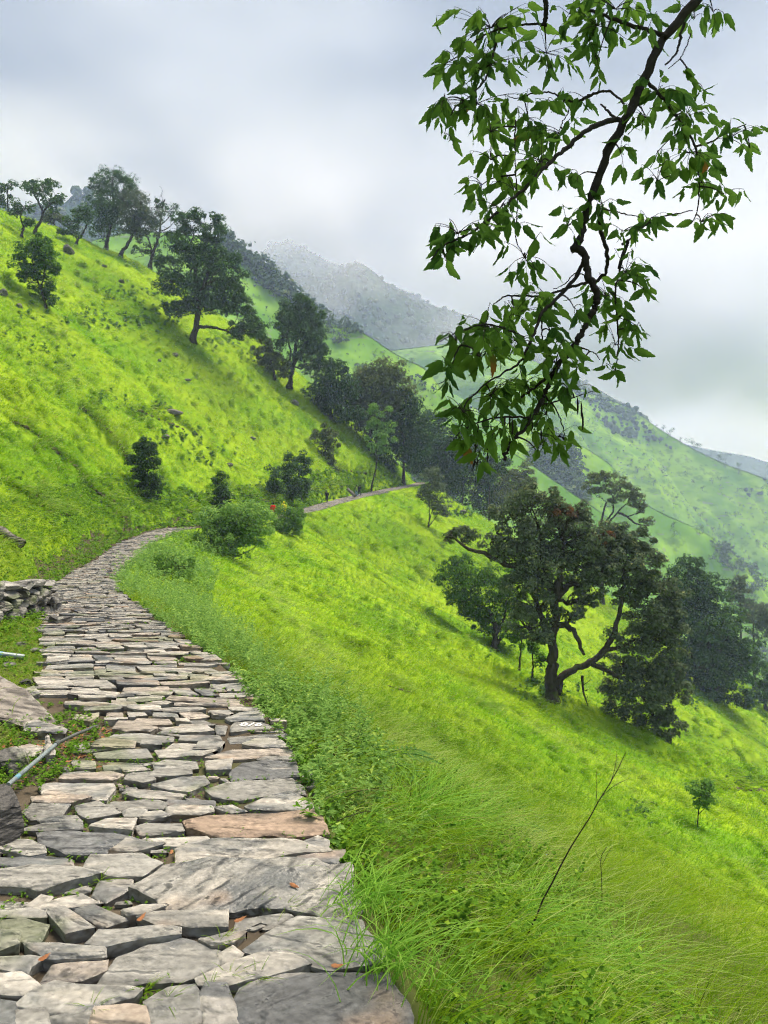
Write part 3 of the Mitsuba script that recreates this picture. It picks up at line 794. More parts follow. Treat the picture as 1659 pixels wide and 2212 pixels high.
def leaves(cen, rad, per, size, g, flat=.55, aspect=.5):
    """Leaf clumps: centres, radius of each, leaves per clump, leaf length. Rhombic leaves that mostly face up and out."""
    n = len(cen)
    rad = np.broadcast_to(rad, (n,))
    o = unit(g.normal(0, 1, (n, per, 3)) + [0, 0, .25])
    o[..., 2] = np.where(o[..., 2] < -.5, -.5 * g.random(o.shape[:2]), o[..., 2])
    o = o * (g.uniform(.55, 1.05, (n, per, 1))) * rad[:, None, None] * np.array([1, 1, .85])
    c = (cen[:, None] + o).reshape(-1, 3)
    out = unit(o.reshape(-1, 3) + 1e-6)
    nrm = unit(out * .95 + np.array([0, 0, flat]) + g.normal(0, .42, (n * per, 3)))
    ax = unit(np.cross(nrm, g.normal(0, 1, (n * per, 3))))
    bx = np.cross(nrm, ax)
    L = (size * g.uniform(.65, 1.3, n * per))[:, None]
    V = np.stack([c - ax * L * .5, c + bx * L * aspect * .5 + nrm * L * .06, c + ax * L * .5 - nrm * L * .10, c - bx * L * aspect * .5 + nrm * L * .06], 1).reshape(-1, 3)
    b = (np.arange(n * per) * 4)[:, None]
    f = np.vstack([b + [0, 1, 2], b + [0, 2, 3]])
    U = np.repeat(np.stack([g.random(n * per), np.repeat(g.random(n), per)], -1), 4, 0)
    return V, f, U


CA = lambda *q: [(.4687 * x, 345.6 + .4687 * y, *[k * .4687 for k in r]) for x, y, *r in q]
C5 = lambda *q: [(864 + .4791 * x, 950.4 + .4791 * y, *[k * .4791 for k in r]) for x, y, *r in q]
D0 = lambda *q: list(q)
leaf_total = 0


def bough(a, b, r0, r1, g, bend=.18, n=7, sides=5):
    t = np.linspace(0, 1, n)[:, None]
    L = np.linalg.norm(b - a)
    k = g.normal(0, bend * L, (2, 3))
    pts = a * (1 - t) + b * t + k[0] * np.sin(np.pi * t) + k[1] * np.sin(2 * np.pi * t) * .4
    pts[1:-1] += g.normal(0, L * .022, (n - 2, 3))
    return tube(pts, r0 + (r1 - r0) * t[:, 0] ** .8, sides), pts


def depth_at(u, v, default=60.0):
    p = on_ray(u, v)
    return float(p[1]) if p is not None else default


def tree(name, label, cat, d, base, stems, lobes, tr, leaf=.2, cover=2.4, mat='leaf_dark', bark='bark', rust=(), bare=(), seed=0, group=None, twig=1.0, depth=.8, limbs=(), clump=None, swell=1.22):
    """A tree whose stems and crown lobes have the places and sizes that the photograph shows d metres off. base: its foot (u, v)."""
    global leaf_total
    g = np.random.default_rng(900 + seed)
    key = numbered(name)
    d = d or depth_at(*base, 148)
    leaf = leaf * 1.2
    foot = stand(*base, d)
    lobes = list(lobes)
    wood, pieces = [], []
    m = d / F
    tr = tr * .52
    cover = cover * 1.85
    lift = foot - P(*base, d)
    lift[:2] = 0
    W = lambda u, v, dd=0.: P(u, v, d + dd) + lift * np.clip(1 - (base[1] - v) * m / 2.5, 0, 1)
    stem_pts = []
    for si, st in enumerate(stems):
        pts = [W(u, v, (g.normal(0, .25) if k and si else 0)) for k, (u, v) in enumerate(st)]
        if si == 0:
            pts = [foot - [0, 0, .25], foot + [0, 0, .02]] + pts[1:]
        c = curve(pts, max(6, 4 * len(pts)))
        c[2:] += g.normal(0, tr * m * .16, c[2:].shape)
        k = len(c)
        r = tr * m * (1 if si == 0 else .62) * np.linspace(1, .38, k)
        if si == 0:
            r[:3] *= [1.7, 1.35, 1.12]
        wood.append(tube(c, r, 8, .14, seed + si))
        stem_pts.append((c, r))
    for li in limbs:
        pts = curve([W(u, v, dd) for u, v, dd in li], 12)
        pts[1:] += g.normal(0, tr * m * .12, pts[1:].shape)
        r = tr * m * np.linspace(.6, .2, 12)
        wood.append(tube(pts, r, 6, .12, seed + 7))
        stem_pts.append((pts, r))
    allp = np.vstack([c for c, _ in stem_pts])
    allr = np.concatenate([r for _, r in stem_pts])
    rust_pieces = []
    for i, lb in enumerate(lobes):
        u, v, ru, rv = lb[0], lb[1], lb[2] * swell, lb[3] * swell
        cv = lb[4] * 1.6 if len(lb) > 4 else cover
        rx, rz = ru * m, rv * m
        ry = depth * (rx + rz) / 2
        c = W(u, v, g.uniform(-1, 1) * ry * .9)
        cost = np.linalg.norm(allp - c, axis=1) + np.maximum(allp[:, 2] - c[2], 0) * 1.5
        a = np.argmin(cost)
        rb = min(allr[a] * .62, .30 * tr * m + .02 * np.linalg.norm(allp[a] - c))
        rb = max(rb, .0016 * d * .25)
        tb, pts = bough(allp[a], c, rb, rb * .45, g)
        wood.append(tb)
        ncl = max(4, int(ru * rv * .2144 * cv / 9 / (clump or 1)))
        dirs = unit(g.normal(0, 1, (ncl, 3)))
        cl = c + dirs * (g.random(ncl) ** .42)[:, None] * np.array([rx, ry, rz])
        for k in range(min(int(8 * twig), ncl)):
            s = pts[g.integers(3, len(pts))]
            tb, _ = bough(s, cl[k], rb * .42, max(rb * .12, .00035 * d), g, .14, 5, 4)
            wood.append(tb)
        rad = max((rx * rz) ** .5 * .40, leaf * 1.8)
        per = max(8, int(rad * rad * 3.1 * 1.5 / (leaf * leaf * .27)))
        per = int(min(per, 60))
        n_leaf = ru * rv * 3.14 * cv * m * m / (leaf * leaf * .27)
        ncl = max(4, int(n_leaf / per))
        dirs = unit(g.normal(0, 1, (ncl, 3)))
        cl = np.vstack([cl, c + dirs * (g.random(ncl) ** .42)[:, None] * np.array([rx, ry, rz])])[:max(ncl, 4)]
        (rust_pieces if i in rust else pieces).append(leaves(cl, rad * g.uniform(.6, 1.15, len(cl)), per, leaf, g))
    for br in bare:
        pts = curve([W(u, v, dd) for u, v, dd in br], 8)
        wood.append(tube(pts, tr * m * np.linspace(.38, .10, 8), 5))
        for k in range(5):
            s = pts[g.integers(2, 8)]
            tb, _ = bough(s, s + unit(g.normal(0, 1, 3) + [0, 0, .5]) * m * 22 * g.uniform(.5, 1.2), tr * m * .12, tr * m * .05, g, .2, 5, 4)
            wood.append(tb)
    put(key + '__trunk', join(wood), bark, smooth=True)
    for nm, ps, mt in (('crown', pieces, mat), ('dead_foliage', rust_pieces, 'leaf_rust')):
        if ps:
            V, f = join([(a, b) for a, b, _ in ps])
            put(f'{key}__{nm}', (V, f), mt, uv=np.vstack([q for _, _, q in ps]))
            leaf_total += len(f)
    tag(key, label, cat, group)
    return key


def leaf_for(d):
    return float(np.clip(.0037 * d, .07, .55))


# on the skyline of the near slope
tree('tree', 'spreading tree at the top corner of the ridge', 'tree', None, (18, 447), [CA((40, 215), (34, 170), (36, 120))], CA((45, 112, 40, 15), (8, 128, 22, 24), (22, 180, 40, 32)), 4, .40, 1.6, 'leaf_dark', seed=1)
tree('tree', 'gnarled tree with curving trunk and thin round crown on the ridge', 'tree', None, CA((160, 338))[0], [CA((160, 338), (185, 285), (197, 240), (180, 200), (150, 150)), CA((193, 250), (225, 205), (245, 170))],
     CA((195, 140, 70, 45), (245, 195, 40, 32), (150, 125, 32, 28), (215, 108, 36, 20), (262, 180, 24, 20)), 7, .42, .85, 'leaf_dark', seed=2, twig=1.6)
tree('tree', 'small crooked tree leaning beside the gnarled ridge tree', 'tree', None, CA((100, 350))[0], [CA((100, 350), (108, 310), (95, 270), (110, 220)), CA((100, 320), (130, 295), (145, 288))], CA((112, 213, 42, 20), (75, 243, 28, 15), (138, 290, 18, 9)), 5, .40, 1.0, 'leaf_dark', seed=3, twig=1.5)
tree('tree', 'hazy low tree behind the gnarled ridge tree', 'tree', None, CA((250, 285))[0], [CA((250, 285), (248, 250))], CA((245, 240, 45, 28), (270, 262, 28, 18), (225, 262, 20, 16)), 4, .45, 1.8, 'leaf_pale', seed=4)
tree('tree', 'low dark crooked tree left of the tall airy tree', 'tree', None, CA((352, 388))[0], [CA((352, 388), (380, 340), (400, 300), (420, 265)), CA((362, 372), (325, 320))], CA((400, 258, 44, 32), (330, 283, 38, 22), (348, 325, 28, 20), (302, 332, 18, 14), (372, 235, 24, 15)), 5, .40, 1.7, 'leaf_dark', seed=5, swell=1.5)
tree('tree', 'tall airy tree with sparse feathery crown on the ridge', 'tree', None, CA((488, 402))[0], [CA((488, 402), (505, 330), (515, 250), (522, 190), (515, 120)), CA((510, 270), (560, 200), (585, 160))],
     CA((520, 105, 70, 46), (572, 145, 42, 36), (448, 145, 36, 36), (510, 210, 72, 56), (480, 300, 52, 46), (560, 250, 46, 46), (470, 235, 40, 36), (545, 75, 36, 20)), 8, .40, 1.35, 'leaf_dark', seed=6, swell=1.5, twig=1.6)
tree('tree', 'leaning pale grey-green tree on the ridge', 'tree', None, CA((556, 448))[0], [CA((556, 448), (590, 385), (622, 330), (662, 270)), CA((600, 370), (620, 300), (610, 240))], CA((655, 255, 62, 54), (602, 300, 40, 46), (690, 290, 36, 46), (620, 200, 52, 36), (640, 330, 50, 30)), 8, .40, 1.6, 'leaf_pale', seed=7, swell=1.5, twig=1.5)
tree('tree', 'bare dead-topped tree with twisted branches on the ridge', 'tree', None, CA((690, 478))[0], [CA((690, 478), (715, 400), (735, 330), (742, 260), (758, 180)), CA((700, 440), (690, 380), (655, 335))],
     CA((745, 190, 32, 26, .5), (790, 225, 24, 24, .4), (692, 400, 38, 32, 1.5), (642, 425, 36, 28, 1.6), (712, 445, 32, 22, 1.4)), 7, .38, 1.2, 'leaf_dark', bark='bark', seed=8, twig=1.2,
     bare=[[(*q, dd) for q in CA(*b)] for b, dd in (([(740, 262), (720, 215), (714, 165)], -.5), ([(738, 300), (785, 255), (806, 215)], .5), ([(735, 330), (790, 300), (812, 265)], -.8), ([(728, 360), (770, 335), (786, 318)], .6), ([(742, 262), (752, 215), (745, 165)], 0.), ([(730, 345), (700, 260), (698, 222)], .9))])
dB = depth_at(98, 664)
tree('tree', 'small bushy dark green tree standing alone on the steep grass', 'tree', dB, CA((212, 674))[0], [CA((212, 674), (190, 600), (160, 520), (150, 450)), CA((185, 590), (205, 520), (200, 450))],
     CA((165, 430, 84, 62), (118, 495, 52, 52), (210, 515, 54, 62), (190, 598, 54, 46), (228, 636, 28, 30), (140, 560, 46, 36), (180, 375, 44, 22)), 5, leaf_for(dB), 2.2, 'leaf_mid', seed=9)
# the dark trees down the shoulder
tree('tree', 'big dark many-lobed tree with forked top on the skyline', 'tree', None, CA((888, 840))[0], [CA((888, 840), (905, 770), (910, 700), (905, 600), (900, 500), (880, 380)), CA((908, 640), (960, 520), (985, 420), (1010, 330))],
     CA((862, 292, 62, 46), (1012, 298, 48, 40), (968, 360, 52, 40), (850, 415, 100, 54), (940, 465, 100, 54), (1040, 465, 62, 62), (782, 490, 50, 44), (832, 560, 92, 54), (950, 570, 100, 62), (1070, 570, 72, 62), (880, 650, 82, 44), (1000, 660, 100, 54),
        (1108, 680, 54, 62), (1150, 765, 62, 54), (1192, 800, 36, 46), (820, 690, 54, 46), (1090, 785, 46, 36), (905, 255, 34, 26), (795, 345, 30, 24)), 13, .40, 2.3, 'leaf_dark', seed=10, twig=1.2,
     limbs=[[(*q, dd) for q, dd in zip(CA((908, 772), (960, 768), (1010, 778), (1070, 800)), (0, -.5, -1, -1))]])
tree('tree', 'low tree mass below the forked dark tree', 'tree', None, CA((1265, 1010))[0], [CA((1265, 1010), (1255, 950), (1240, 890))], CA((1212, 858, 46, 54), (1258, 905, 50, 56), (1292, 955, 42, 50), (1225, 920, 40, 50)), 6, .42, 2.2, 'leaf_olive', seed=11)
tree('tree', 'upright dark tree with two visible trunks and domed crown', 'tree', None, CA((1333, 1048))[0], [CA((1333, 1048), (1350, 960), (1362, 860), (1382, 760)), CA((1342, 1005), (1338, 900), (1318, 800)), CA((1352, 950), (1400, 860), (1440, 790))],
     CA((1380, 675, 68, 42), (1312, 738, 52, 54), (1440, 738, 54, 62), (1390, 785, 82, 62), (1470, 850, 44, 72), (1302, 826, 36, 54), (1405, 880, 54, 54), (1490, 910, 32, 54), (1440, 950, 54, 36)), 10, .40, 2.3, 'leaf_dark', seed=12, twig=1.2)
for k, (lab, d, base, st, lobes, mat) in enumerate([
    ('dense tree just below the upright two-trunked tree', 135, (715, 905), [(715, 905), (716, 850)], D0((715, 830, 42, 42), (690, 862, 36, 38), (742, 868, 42, 42), (722, 797, 24, 18), (700, 895, 30, 22)), 'leaf_wood'),
    ('broad olive tree crowning the dark wood behind the ridge', 140, (800, 945), [(800, 945), (802, 880), (815, 830)], D0((790, 830, 46, 40), (832, 803, 42, 26), (800, 868, 54, 46), (850, 848, 40, 46), (770, 880, 36, 44), (815, 900, 44, 40)), 'leaf_olive'),
    ('dark tree at the end of the wood above the path corner', 140, (872, 1015), [(872, 1015), (872, 950)], D0((880, 880, 32, 40), (868, 935, 46, 50), (895, 955, 32, 54), (848, 975, 38, 38), (840, 930, 26, 36)), 'leaf_wood'),
    ('dark tree behind the path corner', 165, (940, 1045), [(940, 1045), (935, 990)], D0((937, 928, 38, 32), (930, 978, 46, 42), (962, 1008, 42, 42), (902, 1000, 28, 38), (975, 960, 26, 30)), 'leaf_wood'),
    ('dark spreading tree beyond the path corner under the hanging leaves', 172, (1000, 1075), [(1000, 1075), (1000, 1010)], D0((1000, 978, 40, 36), (985, 1028, 46, 38), (1032, 1050, 40, 42), (1062, 1012, 30, 30), (960, 1055, 30, 30)), 'leaf_wood'),
    ('greyer tree low in the gully beyond the ridge', 178, (1085, 1120), [(1085, 1120), (1085, 1060)], D0((1085, 1040, 40, 36), (1110, 1070, 40, 36), (1060, 1085, 36, 36), (1128, 1030, 26, 26), (1040, 1110, 30, 24)), 'leaf_olive'),
    ('small round-headed dark tree in the gully', 170, (1058, 1080), [(1058, 1080), (1057, 1050)], D0((1056, 1041, 13, 14)), 'leaf_mid')]):
    tree('tree', lab, 'tree', d, base, [st], lobes, 7, .56, 2.2, mat, seed=20 + k, twig=.8)
tree('sapling', 'slender light green tree at the upper bend of the path', 'tree', 122, (802, 1042), [[(802, 1042), (813, 1000), (812, 960), (820, 890)]], D0((820, 888, 20, 15), (808, 918, 22, 16), (835, 928, 20, 16), (814, 950, 26, 17), (842, 958, 14, 12), (820, 975, 20, 10)), 3.4, .40, 1.7, 'leaf_fresh', seed=30)
tree('shrub', 'tall thin dark shrub with bushy top on the bank above the hikers', 'shrub', 116, (697, 1038), [[(697, 1038), (701, 990), (703, 940)]], D0((703, 932, 17, 12), (690, 948, 21, 12), (713, 952, 16, 16), (700, 982, 16, 14), (712, 1003, 15, 18), (702, 1020, 13, 10)), 3, .32, 2.4, 'leaf_olive', seed=31, swell=1.45)
for k, (lab, base, lobes) in enumerate([
    ('dark bottle-shaped shrub alone on the slope above the path', (318, 1082), D0((310, 970, 20, 18), (326, 990, 18, 16), (300, 1000, 20, 14), (309, 1030, 19, 18), (328, 1050, 17, 20), (318, 1070, 12, 10))),
    ('narrow columnar dark shrub behind the bright path bush', (478, 1110), D0((475, 1036, 10, 11), (473, 1056, 12, 13), (482, 1072, 13, 13), (477, 1092, 11, 13))),
    ('stout dark shrub, first of three above the raincoats', (594, 1079), D0((593, 1020, 11, 11), (596, 1045, 14, 17), (589, 1063, 11, 10))),
    ('dark shrub with a thin bare-stemmed topknot, middle of three', (630, 1084), D0((627, 1016, 12, 13), (622, 986, 7, 7), (626, 1042, 17, 18), (632, 1066, 15, 13))),
    ('tallest dark shrub, last of three above the raincoats', (652, 1080), D0((650, 994, 15, 14), (646, 1016, 12, 12), (655, 1040, 15, 18), (648, 1064, 13, 13)))]):
    d = depth_at(*base)
    tree('shrub', lab, 'shrub', d, base, [[base, (base[0] + 2, base[1] - 40), (lobes[0][0], lobes[0][1] + 4)]], lobes, 2.6, leaf_for(d) * .85, 3.0, 'leaf_dark', seed=40 + k, swell=1.5)
d = depth_at(505, 1212)
tree('bush', 'bright green spreading bush on the outer edge of the path bend', 'bush', d, (505, 1214), [[(505, 1214), (500, 1185), (505, 1140)], [(505, 1205), (540, 1190), (556, 1178)], [(503, 1205), (475, 1180), (465, 1140)]],
     D0((510, 1112, 42, 24), (467, 1130, 32, 24), (550, 1130, 36, 24), (500, 1148, 50, 26), (470, 1166, 32, 22), (535, 1162, 32, 22), (500, 1182, 38, 18)), 4, .15, 2.1, 'weed_leaf', seed=50, twig=1.6, swell=1.5)
d2 = depth_at(620, 1156)
tree('bush', 'low dark green bush just beyond the bright path bush', 'bush', d2, (620, 1158), [[(620, 1158), (618, 1130)]], D0((622, 1124, 26, 19), (606, 1136, 22, 16), (641, 1116, 14, 14), (628, 1144, 20, 10)), 3, .16, 2.4, 'leaf_fresh', seed=51, swell=1.5)
d3 = depth_at(370, 1256)
tree('bush', 'feathery pale green bush crowding the path edge', 'bush', d3, (372, 1258), [[(372, 1258), (370, 1215)]], D0((372, 1204, 46, 28), (340, 1226, 36, 24), (405, 1222, 34, 26), (372, 1240, 50, 18)), 2.4, .10, 1.1, 'weed_leaf', seed=52)
d = depth_at(925, 1140)
tree('tree', 'small many-stemmed grey tree on the grass below the upper path', 'tree', d, (925, 1140), [[(925, 1140), (930, 1115), (945, 1080)], [(926, 1136), (928, 1100), (925, 1050)], [(926, 1138), (945, 1112), (958, 1095)]],
     D0((930, 1028, 22, 17), (936, 1058, 26, 18), (946, 1084, 24, 16), (915, 1064, 14, 13), (956, 1102, 17, 13)), 3.2, .24, 2.2, 'leaf_grey', seed=53)
tree('tree', 'pale olive tree with curved trunks behind the great tree', 'tree', 135, C5((912, 680))[0], [C5((912, 680), (908, 520), (905, 400), (915, 330), (930, 280)), C5((915, 460), (940, 380), (978, 330), (1020, 290)), C5((920, 440), (925, 380), (960, 320), (960, 250))],
     C5((930, 178, 74, 30), (900, 420, 60, 40), (960, 440, 60, 50), (880, 220, 46, 26), (990, 228, 62, 36), (1040, 268, 54, 32), (1080, 300, 32, 32), (1104, 372, 36, 18), (960, 286, 36, 16), (905, 160, 40, 18)), 9, .42, 2.0, 'leaf_olive', seed=54,
     limbs=[[(*q, dd) for q, dd in zip(C5((985, 330), (1030, 350), (1060, 375), (1125, 388)), (0, -.4, -.8, -1))]])
# the great tree and its neighbours
BASE = C5((685, 1172))[0]
dT = depth_at(*BASE)
print('great tree at', dT)
tree('tree', 'great spreading dark tree with thick trunk and mossy forking limbs', 'tree', dT, BASE, [C5((685, 1172), (680, 1080), (688, 1000), (690, 900), (700, 800), (706, 700), (732, 560), (740, 430)), C5((680, 900), (640, 800), (600, 680), (560, 560)), C5((700, 780), (660, 620), (640, 480), (620, 360))],
     C5((600, 255, 80, 42), (690, 300, 72, 44), (735, 330, 44, 34), (500, 335, 72, 44), (800, 325, 54, 36), (560, 400, 100, 54), (700, 425, 100, 62), (845, 435, 82, 54), (910, 440, 40, 34), (620, 555, 100, 62), (770, 545, 96, 58), (500, 500, 82, 54), (880, 565, 72, 44), (570, 650, 92, 54),
        (700, 655, 92, 40), (800, 715, 72, 36), (620, 755, 82, 50), (560, 835, 72, 54), (780, 790, 54, 22), (560, 215, 36, 20), (640, 880, 50, 40), (420, 470, 50, 36), (900, 480, 64, 50), (940, 565, 66, 52), (880, 650, 60, 44), (840, 520, 60, 44), (650, 480, 80, 50), (250, 410, 36, 15), (300, 430, 36, 16), (235, 440, 26, 13)), 26, .20, 2.3, 'leaf_grey', rust=(2, 8), seed=60, twig=1.8, depth=1.0, swell=1.42,
     limbs=[[(*q, dd) for q, dd in zip(C5((600, 575), (480, 560), (370, 512), (300, 492), (255, 450)), (0, -.6, -1, -1.2, -1.2))], [(*q, dd) for q, dd in zip(C5((705, 720), (780, 650), (860, 640), (930, 690)), (0, .5, 1, 1.4))],
            [(*q, dd) for q, dd in zip(C5((700, 830), (770, 850), (800, 900), (830, 970)), (0, -.6, -1, -1))], [(*q, dd) for q, dd in zip(C5((650, 640), (560, 540), (500, 470), (440, 420)), (0, .5, .8, 1))]])
lb = C5((250, 410, 36, 15), (300, 430, 36, 16), (235, 440, 26, 13))
tree('tree', 'drooping part-fallen tree sweeping low and wide beside the great trunk', 'tree', dT + .9, C5((712, 1120))[0], [C5((712, 1120), (725, 1060), (770, 1030), (850, 1000), (930, 940), (972, 850), (1000, 700), (1012, 600)), C5((930, 945), (1000, 930), (1060, 900)), C5((860, 1000), (960, 1040), (1060, 1100), (1130, 1200))],
     C5((1000, 600, 82, 44), (1080, 556, 72, 54), (1100, 480, 54, 44), (1050, 680, 82, 54), (1130, 680, 72, 62), (1190, 790, 54, 62), (1112, 800, 72, 54), (1050, 900, 82, 54), (1150, 900, 72, 62), (1222, 930, 44, 54), (1000, 1000, 72, 40), (1100, 1030, 82, 54), (952, 1100, 52, 34),
        (1080, 1130, 82, 54), (1180, 1150, 72, 54), (1000, 1200, 72, 38), (1130, 1240, 72, 44), (1222, 1240, 44, 44), (1080, 1290, 44, 28), (1190, 1310, 44, 36), (1205, 1350, 22, 22), (1000, 430, 74, 46), (965, 490, 56, 44), (925, 545, 54, 44), (1160, 1060, 60, 44), (1235, 690, 50, 54), (1250, 850, 44, 54), (1215, 1020, 54, 54), (1250, 1110, 40, 54)), 17, .20, 2.6, 'leaf_grey', seed=61, twig=1.6, depth=.9, swell=1.42,
     bare=[[(*q, -.5) for q in C5((822, 1050), (826, 1110), (838, 1150), (850, 1186))]])
dL = depth_at(*C5((425, 940))[0])
tree('tree', 'leafy green tree on the uphill side of the great tree', 'tree', dL, C5((425, 940))[0], [C5((425, 940), (432, 860), (405, 780), (340, 740), (280, 700)), C5((430, 880), (470, 800), (480, 720)), C5((430, 925), (460, 890), (478, 860))],
     C5((250, 556, 52, 34), (220, 615, 54, 34), (300, 645, 82, 54), (390, 620, 72, 54), (280, 730, 54, 44), (380, 755, 72, 54), (478, 738, 62, 54), (440, 835, 62, 44), (350, 815, 44, 36), (470, 640, 60, 50)), 13, .2, 2.0, 'leaf_mid', seed=62, twig=1.4, swell=1.42)
for k, (lab, b, st, lo) in enumerate([
    ('thin-trunked young tree between the leafy tree and the great trunk', (538, 1035), [(538, 1035), (545, 960), (550, 880)], [(540, 890, 46, 40), (510, 860, 40, 34)]),
    ('slim forked young tree right beside the great trunk', (596, 1085), [(596, 1085), (600, 1000), (590, 930)], [(600, 930, 42, 40), (630, 980, 34, 26)])]):
    db = depth_at(*C5(b)[0])
    tree('tree', lab, 'tree', db, C5(b)[0], [C5(*st)], C5(*lo), 5, .19, 1.8, 'leaf_mid', seed=63 + k)
d11 = 112
tree('tree', 'dense rounded dark tree downhill of the great tree', 'tree', d11, C5((1420, 1120))[0], [C5((1420, 1120), (1400, 1000), (1380, 850), (1340, 700)), C5((1405, 1010), (1470, 900), (1500, 820))],
     C5((1310, 566, 52, 34), (1290, 640, 72, 54), (1370, 660, 62, 54), (1430, 740, 62, 54), (1310, 760, 82, 62), (1245, 720, 52, 52), (1400, 840, 82, 62), (1500, 830, 52, 62), (1330, 900, 82, 62), (1268, 980, 52, 52), (1460, 940, 82, 62), (1550, 930, 52, 62), (1380, 1030, 82, 50),
        (1500, 1050, 72, 50), (1562, 1120, 40, 36), (1440, 1090, 44, 26), (1600, 1000, 34, 44), (1400, 1090, 60, 40), (1330, 1020, 60, 50), (1300, 840, 60, 60), (1450, 1010, 70, 60), (1420, 1115, 70, 34), (1350, 1080, 60, 40)), 14, .0036 * d11, 2.4, 'leaf_dark', seed=66, swell=1.45)
tree('tree', 'dark tree cut by the edge of the view at the lower skyline', 'tree', None, C5((1650, 1215))[0], [C5((1650, 1215), (1648, 1100))], C5((1645, 1050, 36, 52), (1622, 1120, 34, 42), (1670, 1100, 44, 60), (1650, 1165, 36, 30)), 8, .45, 2.4, 'leaf_dark', seed=67)
for k, (lab, d, q) in enumerate([('hazy tree standing behind the dense rounded tree', 150, [(1530, 640, 34, 32), (1545, 700, 42, 44), (1500, 700, 30, 36)]), ('hazy spreading tree low on the far slope at the view edge', 158, [(1590, 790, 54, 44), (1620, 850, 50, 44), (1560, 760, 34, 40), (1650, 790, 40, 44)])]):
    b = C5((q[0][0] + 10, q[0][1] + 150))[0]
    tree('tree', lab, 'tree', d, b, [[b, (C5(q[0])[0][0], C5(q[0])[0][1])]], C5(*q), 6, .42, 2.2, 'leaf_pale', seed=70 + k)
d = depth_at(1507, 1785)
tree('sapling', 'lone leafy sapling with thin stem low on the grass slope', 'tree', d, (1507, 1786), [[(1507, 1786), (1509, 1750), (1514, 1705)], [(1508, 1760), (1528, 1742)]], D0((1515, 1698, 26, 17), (1499, 1714, 20, 16), (1531, 1720, 20, 16), (1512, 1738, 22, 11), (1528, 1700, 14, 12)), 3.0, .11, 2.0, 'leaf_fresh', seed=75)
print('tree faces', leaf_total)

# ---------------------------------------------------------------- the branch hanging into the view
scene['limb_bark'] = {'type': 'bumpmap', 'arbitrary': proc(lambda p, n, uv: tf(p.x * 60, p.y * 60, p.z * 30, 3), 2e-3), 'scale': .008,
                      'bsdf': {'type': 'twosided', 'bsdf': {'type': 'diffuse', 'reflectance': proc(lambda p, n, uv: mix((.012, .011, .011), (.05, .046, .043), tf(p.x * 50, p.y * 50, p.z * 35, 3)))}}}


def blade_tone(p, n, uv):
    r = tn(p.x * 9 + 3, p.y * 9, p.z * 9)
    c = mix((.022, .07, .020), (.11, .22, .026), r)
    vein = dr.abs(uv.x - .5)
    c = mix(c, (.11, .20, .05), smoothstep(.035, .01, vein) * .6)
    side = dr.abs(dr.sin((uv.y * 9 - vein * 7) * 3.1416))
    return mix(c, c * 1.35, smoothstep(.25, .05, side) * .35)


scene['branch_leaf'] = {'type': 'principledthin', 'base_color': proc(blade_tone), 'roughness': .45, 'diff_trans': .95, 'eta': 1.4}
scene['branch_leaf_autumn'] = {'type': 'principledthin', 'base_color': proc(lambda p, n, uv: mix((.10, .11, .02), (.26, .12, .03), smoothstep(.3, .9, uv.y + tn(p.x * 40, p.y * 40, p.z * 40) * .3))), 'roughness': .5, 'diff_trans': .9, 'eta': 1.4}
gb = np.random.default_rng(5)


def leaf_mesh(seed):
    """A pointed, saw-edged, slightly folded leaf one unit long, hanging along -z from the origin, with its face towards -y."""
    g = np.random.default_rng(seed)
    rows = 11
    t = np.linspace(0, 1, rows)
    w = .20 * np.sin(np.pi * np.clip(t, 0, 1) ** .78) ** .85 * (1 - .35 * t) * g.uniform(.9, 1.15)
    w[-1] = .0
    saw = np.where(np.arange(rows) % 2, .022, -.006) * (w > .03)
    fold, curl, bend = g.uniform(.15, .5), g.uniform(-.05, .28), g.uniform(-.12, .12)
    V, U = [], []
    for k in range(rows):
        yb = curl * t[k] ** 2
        xb = bend * t[k] ** 2
        for s, q in ((-1, 0), (-.5, .25), (0, .5), (.5, .75), (1, 1)):
            ww = (w[k] + (saw[k] if abs(s) == 1 else 0)) * s
            V.append([xb + ww, yb - abs(ww) * fold + .025 * math.sin(t[k] * 14 + s * 2) * abs(s), -t[k]])
            U.append([q, t[k]])
    f = []
    for k in range(rows - 1):
        for j in range(4):
            a = k * 5 + j
            f += [[a, a + 1, a + 6], [a, a + 6, a + 5]]
    return np.array(V), np.array(f), np.array(U)


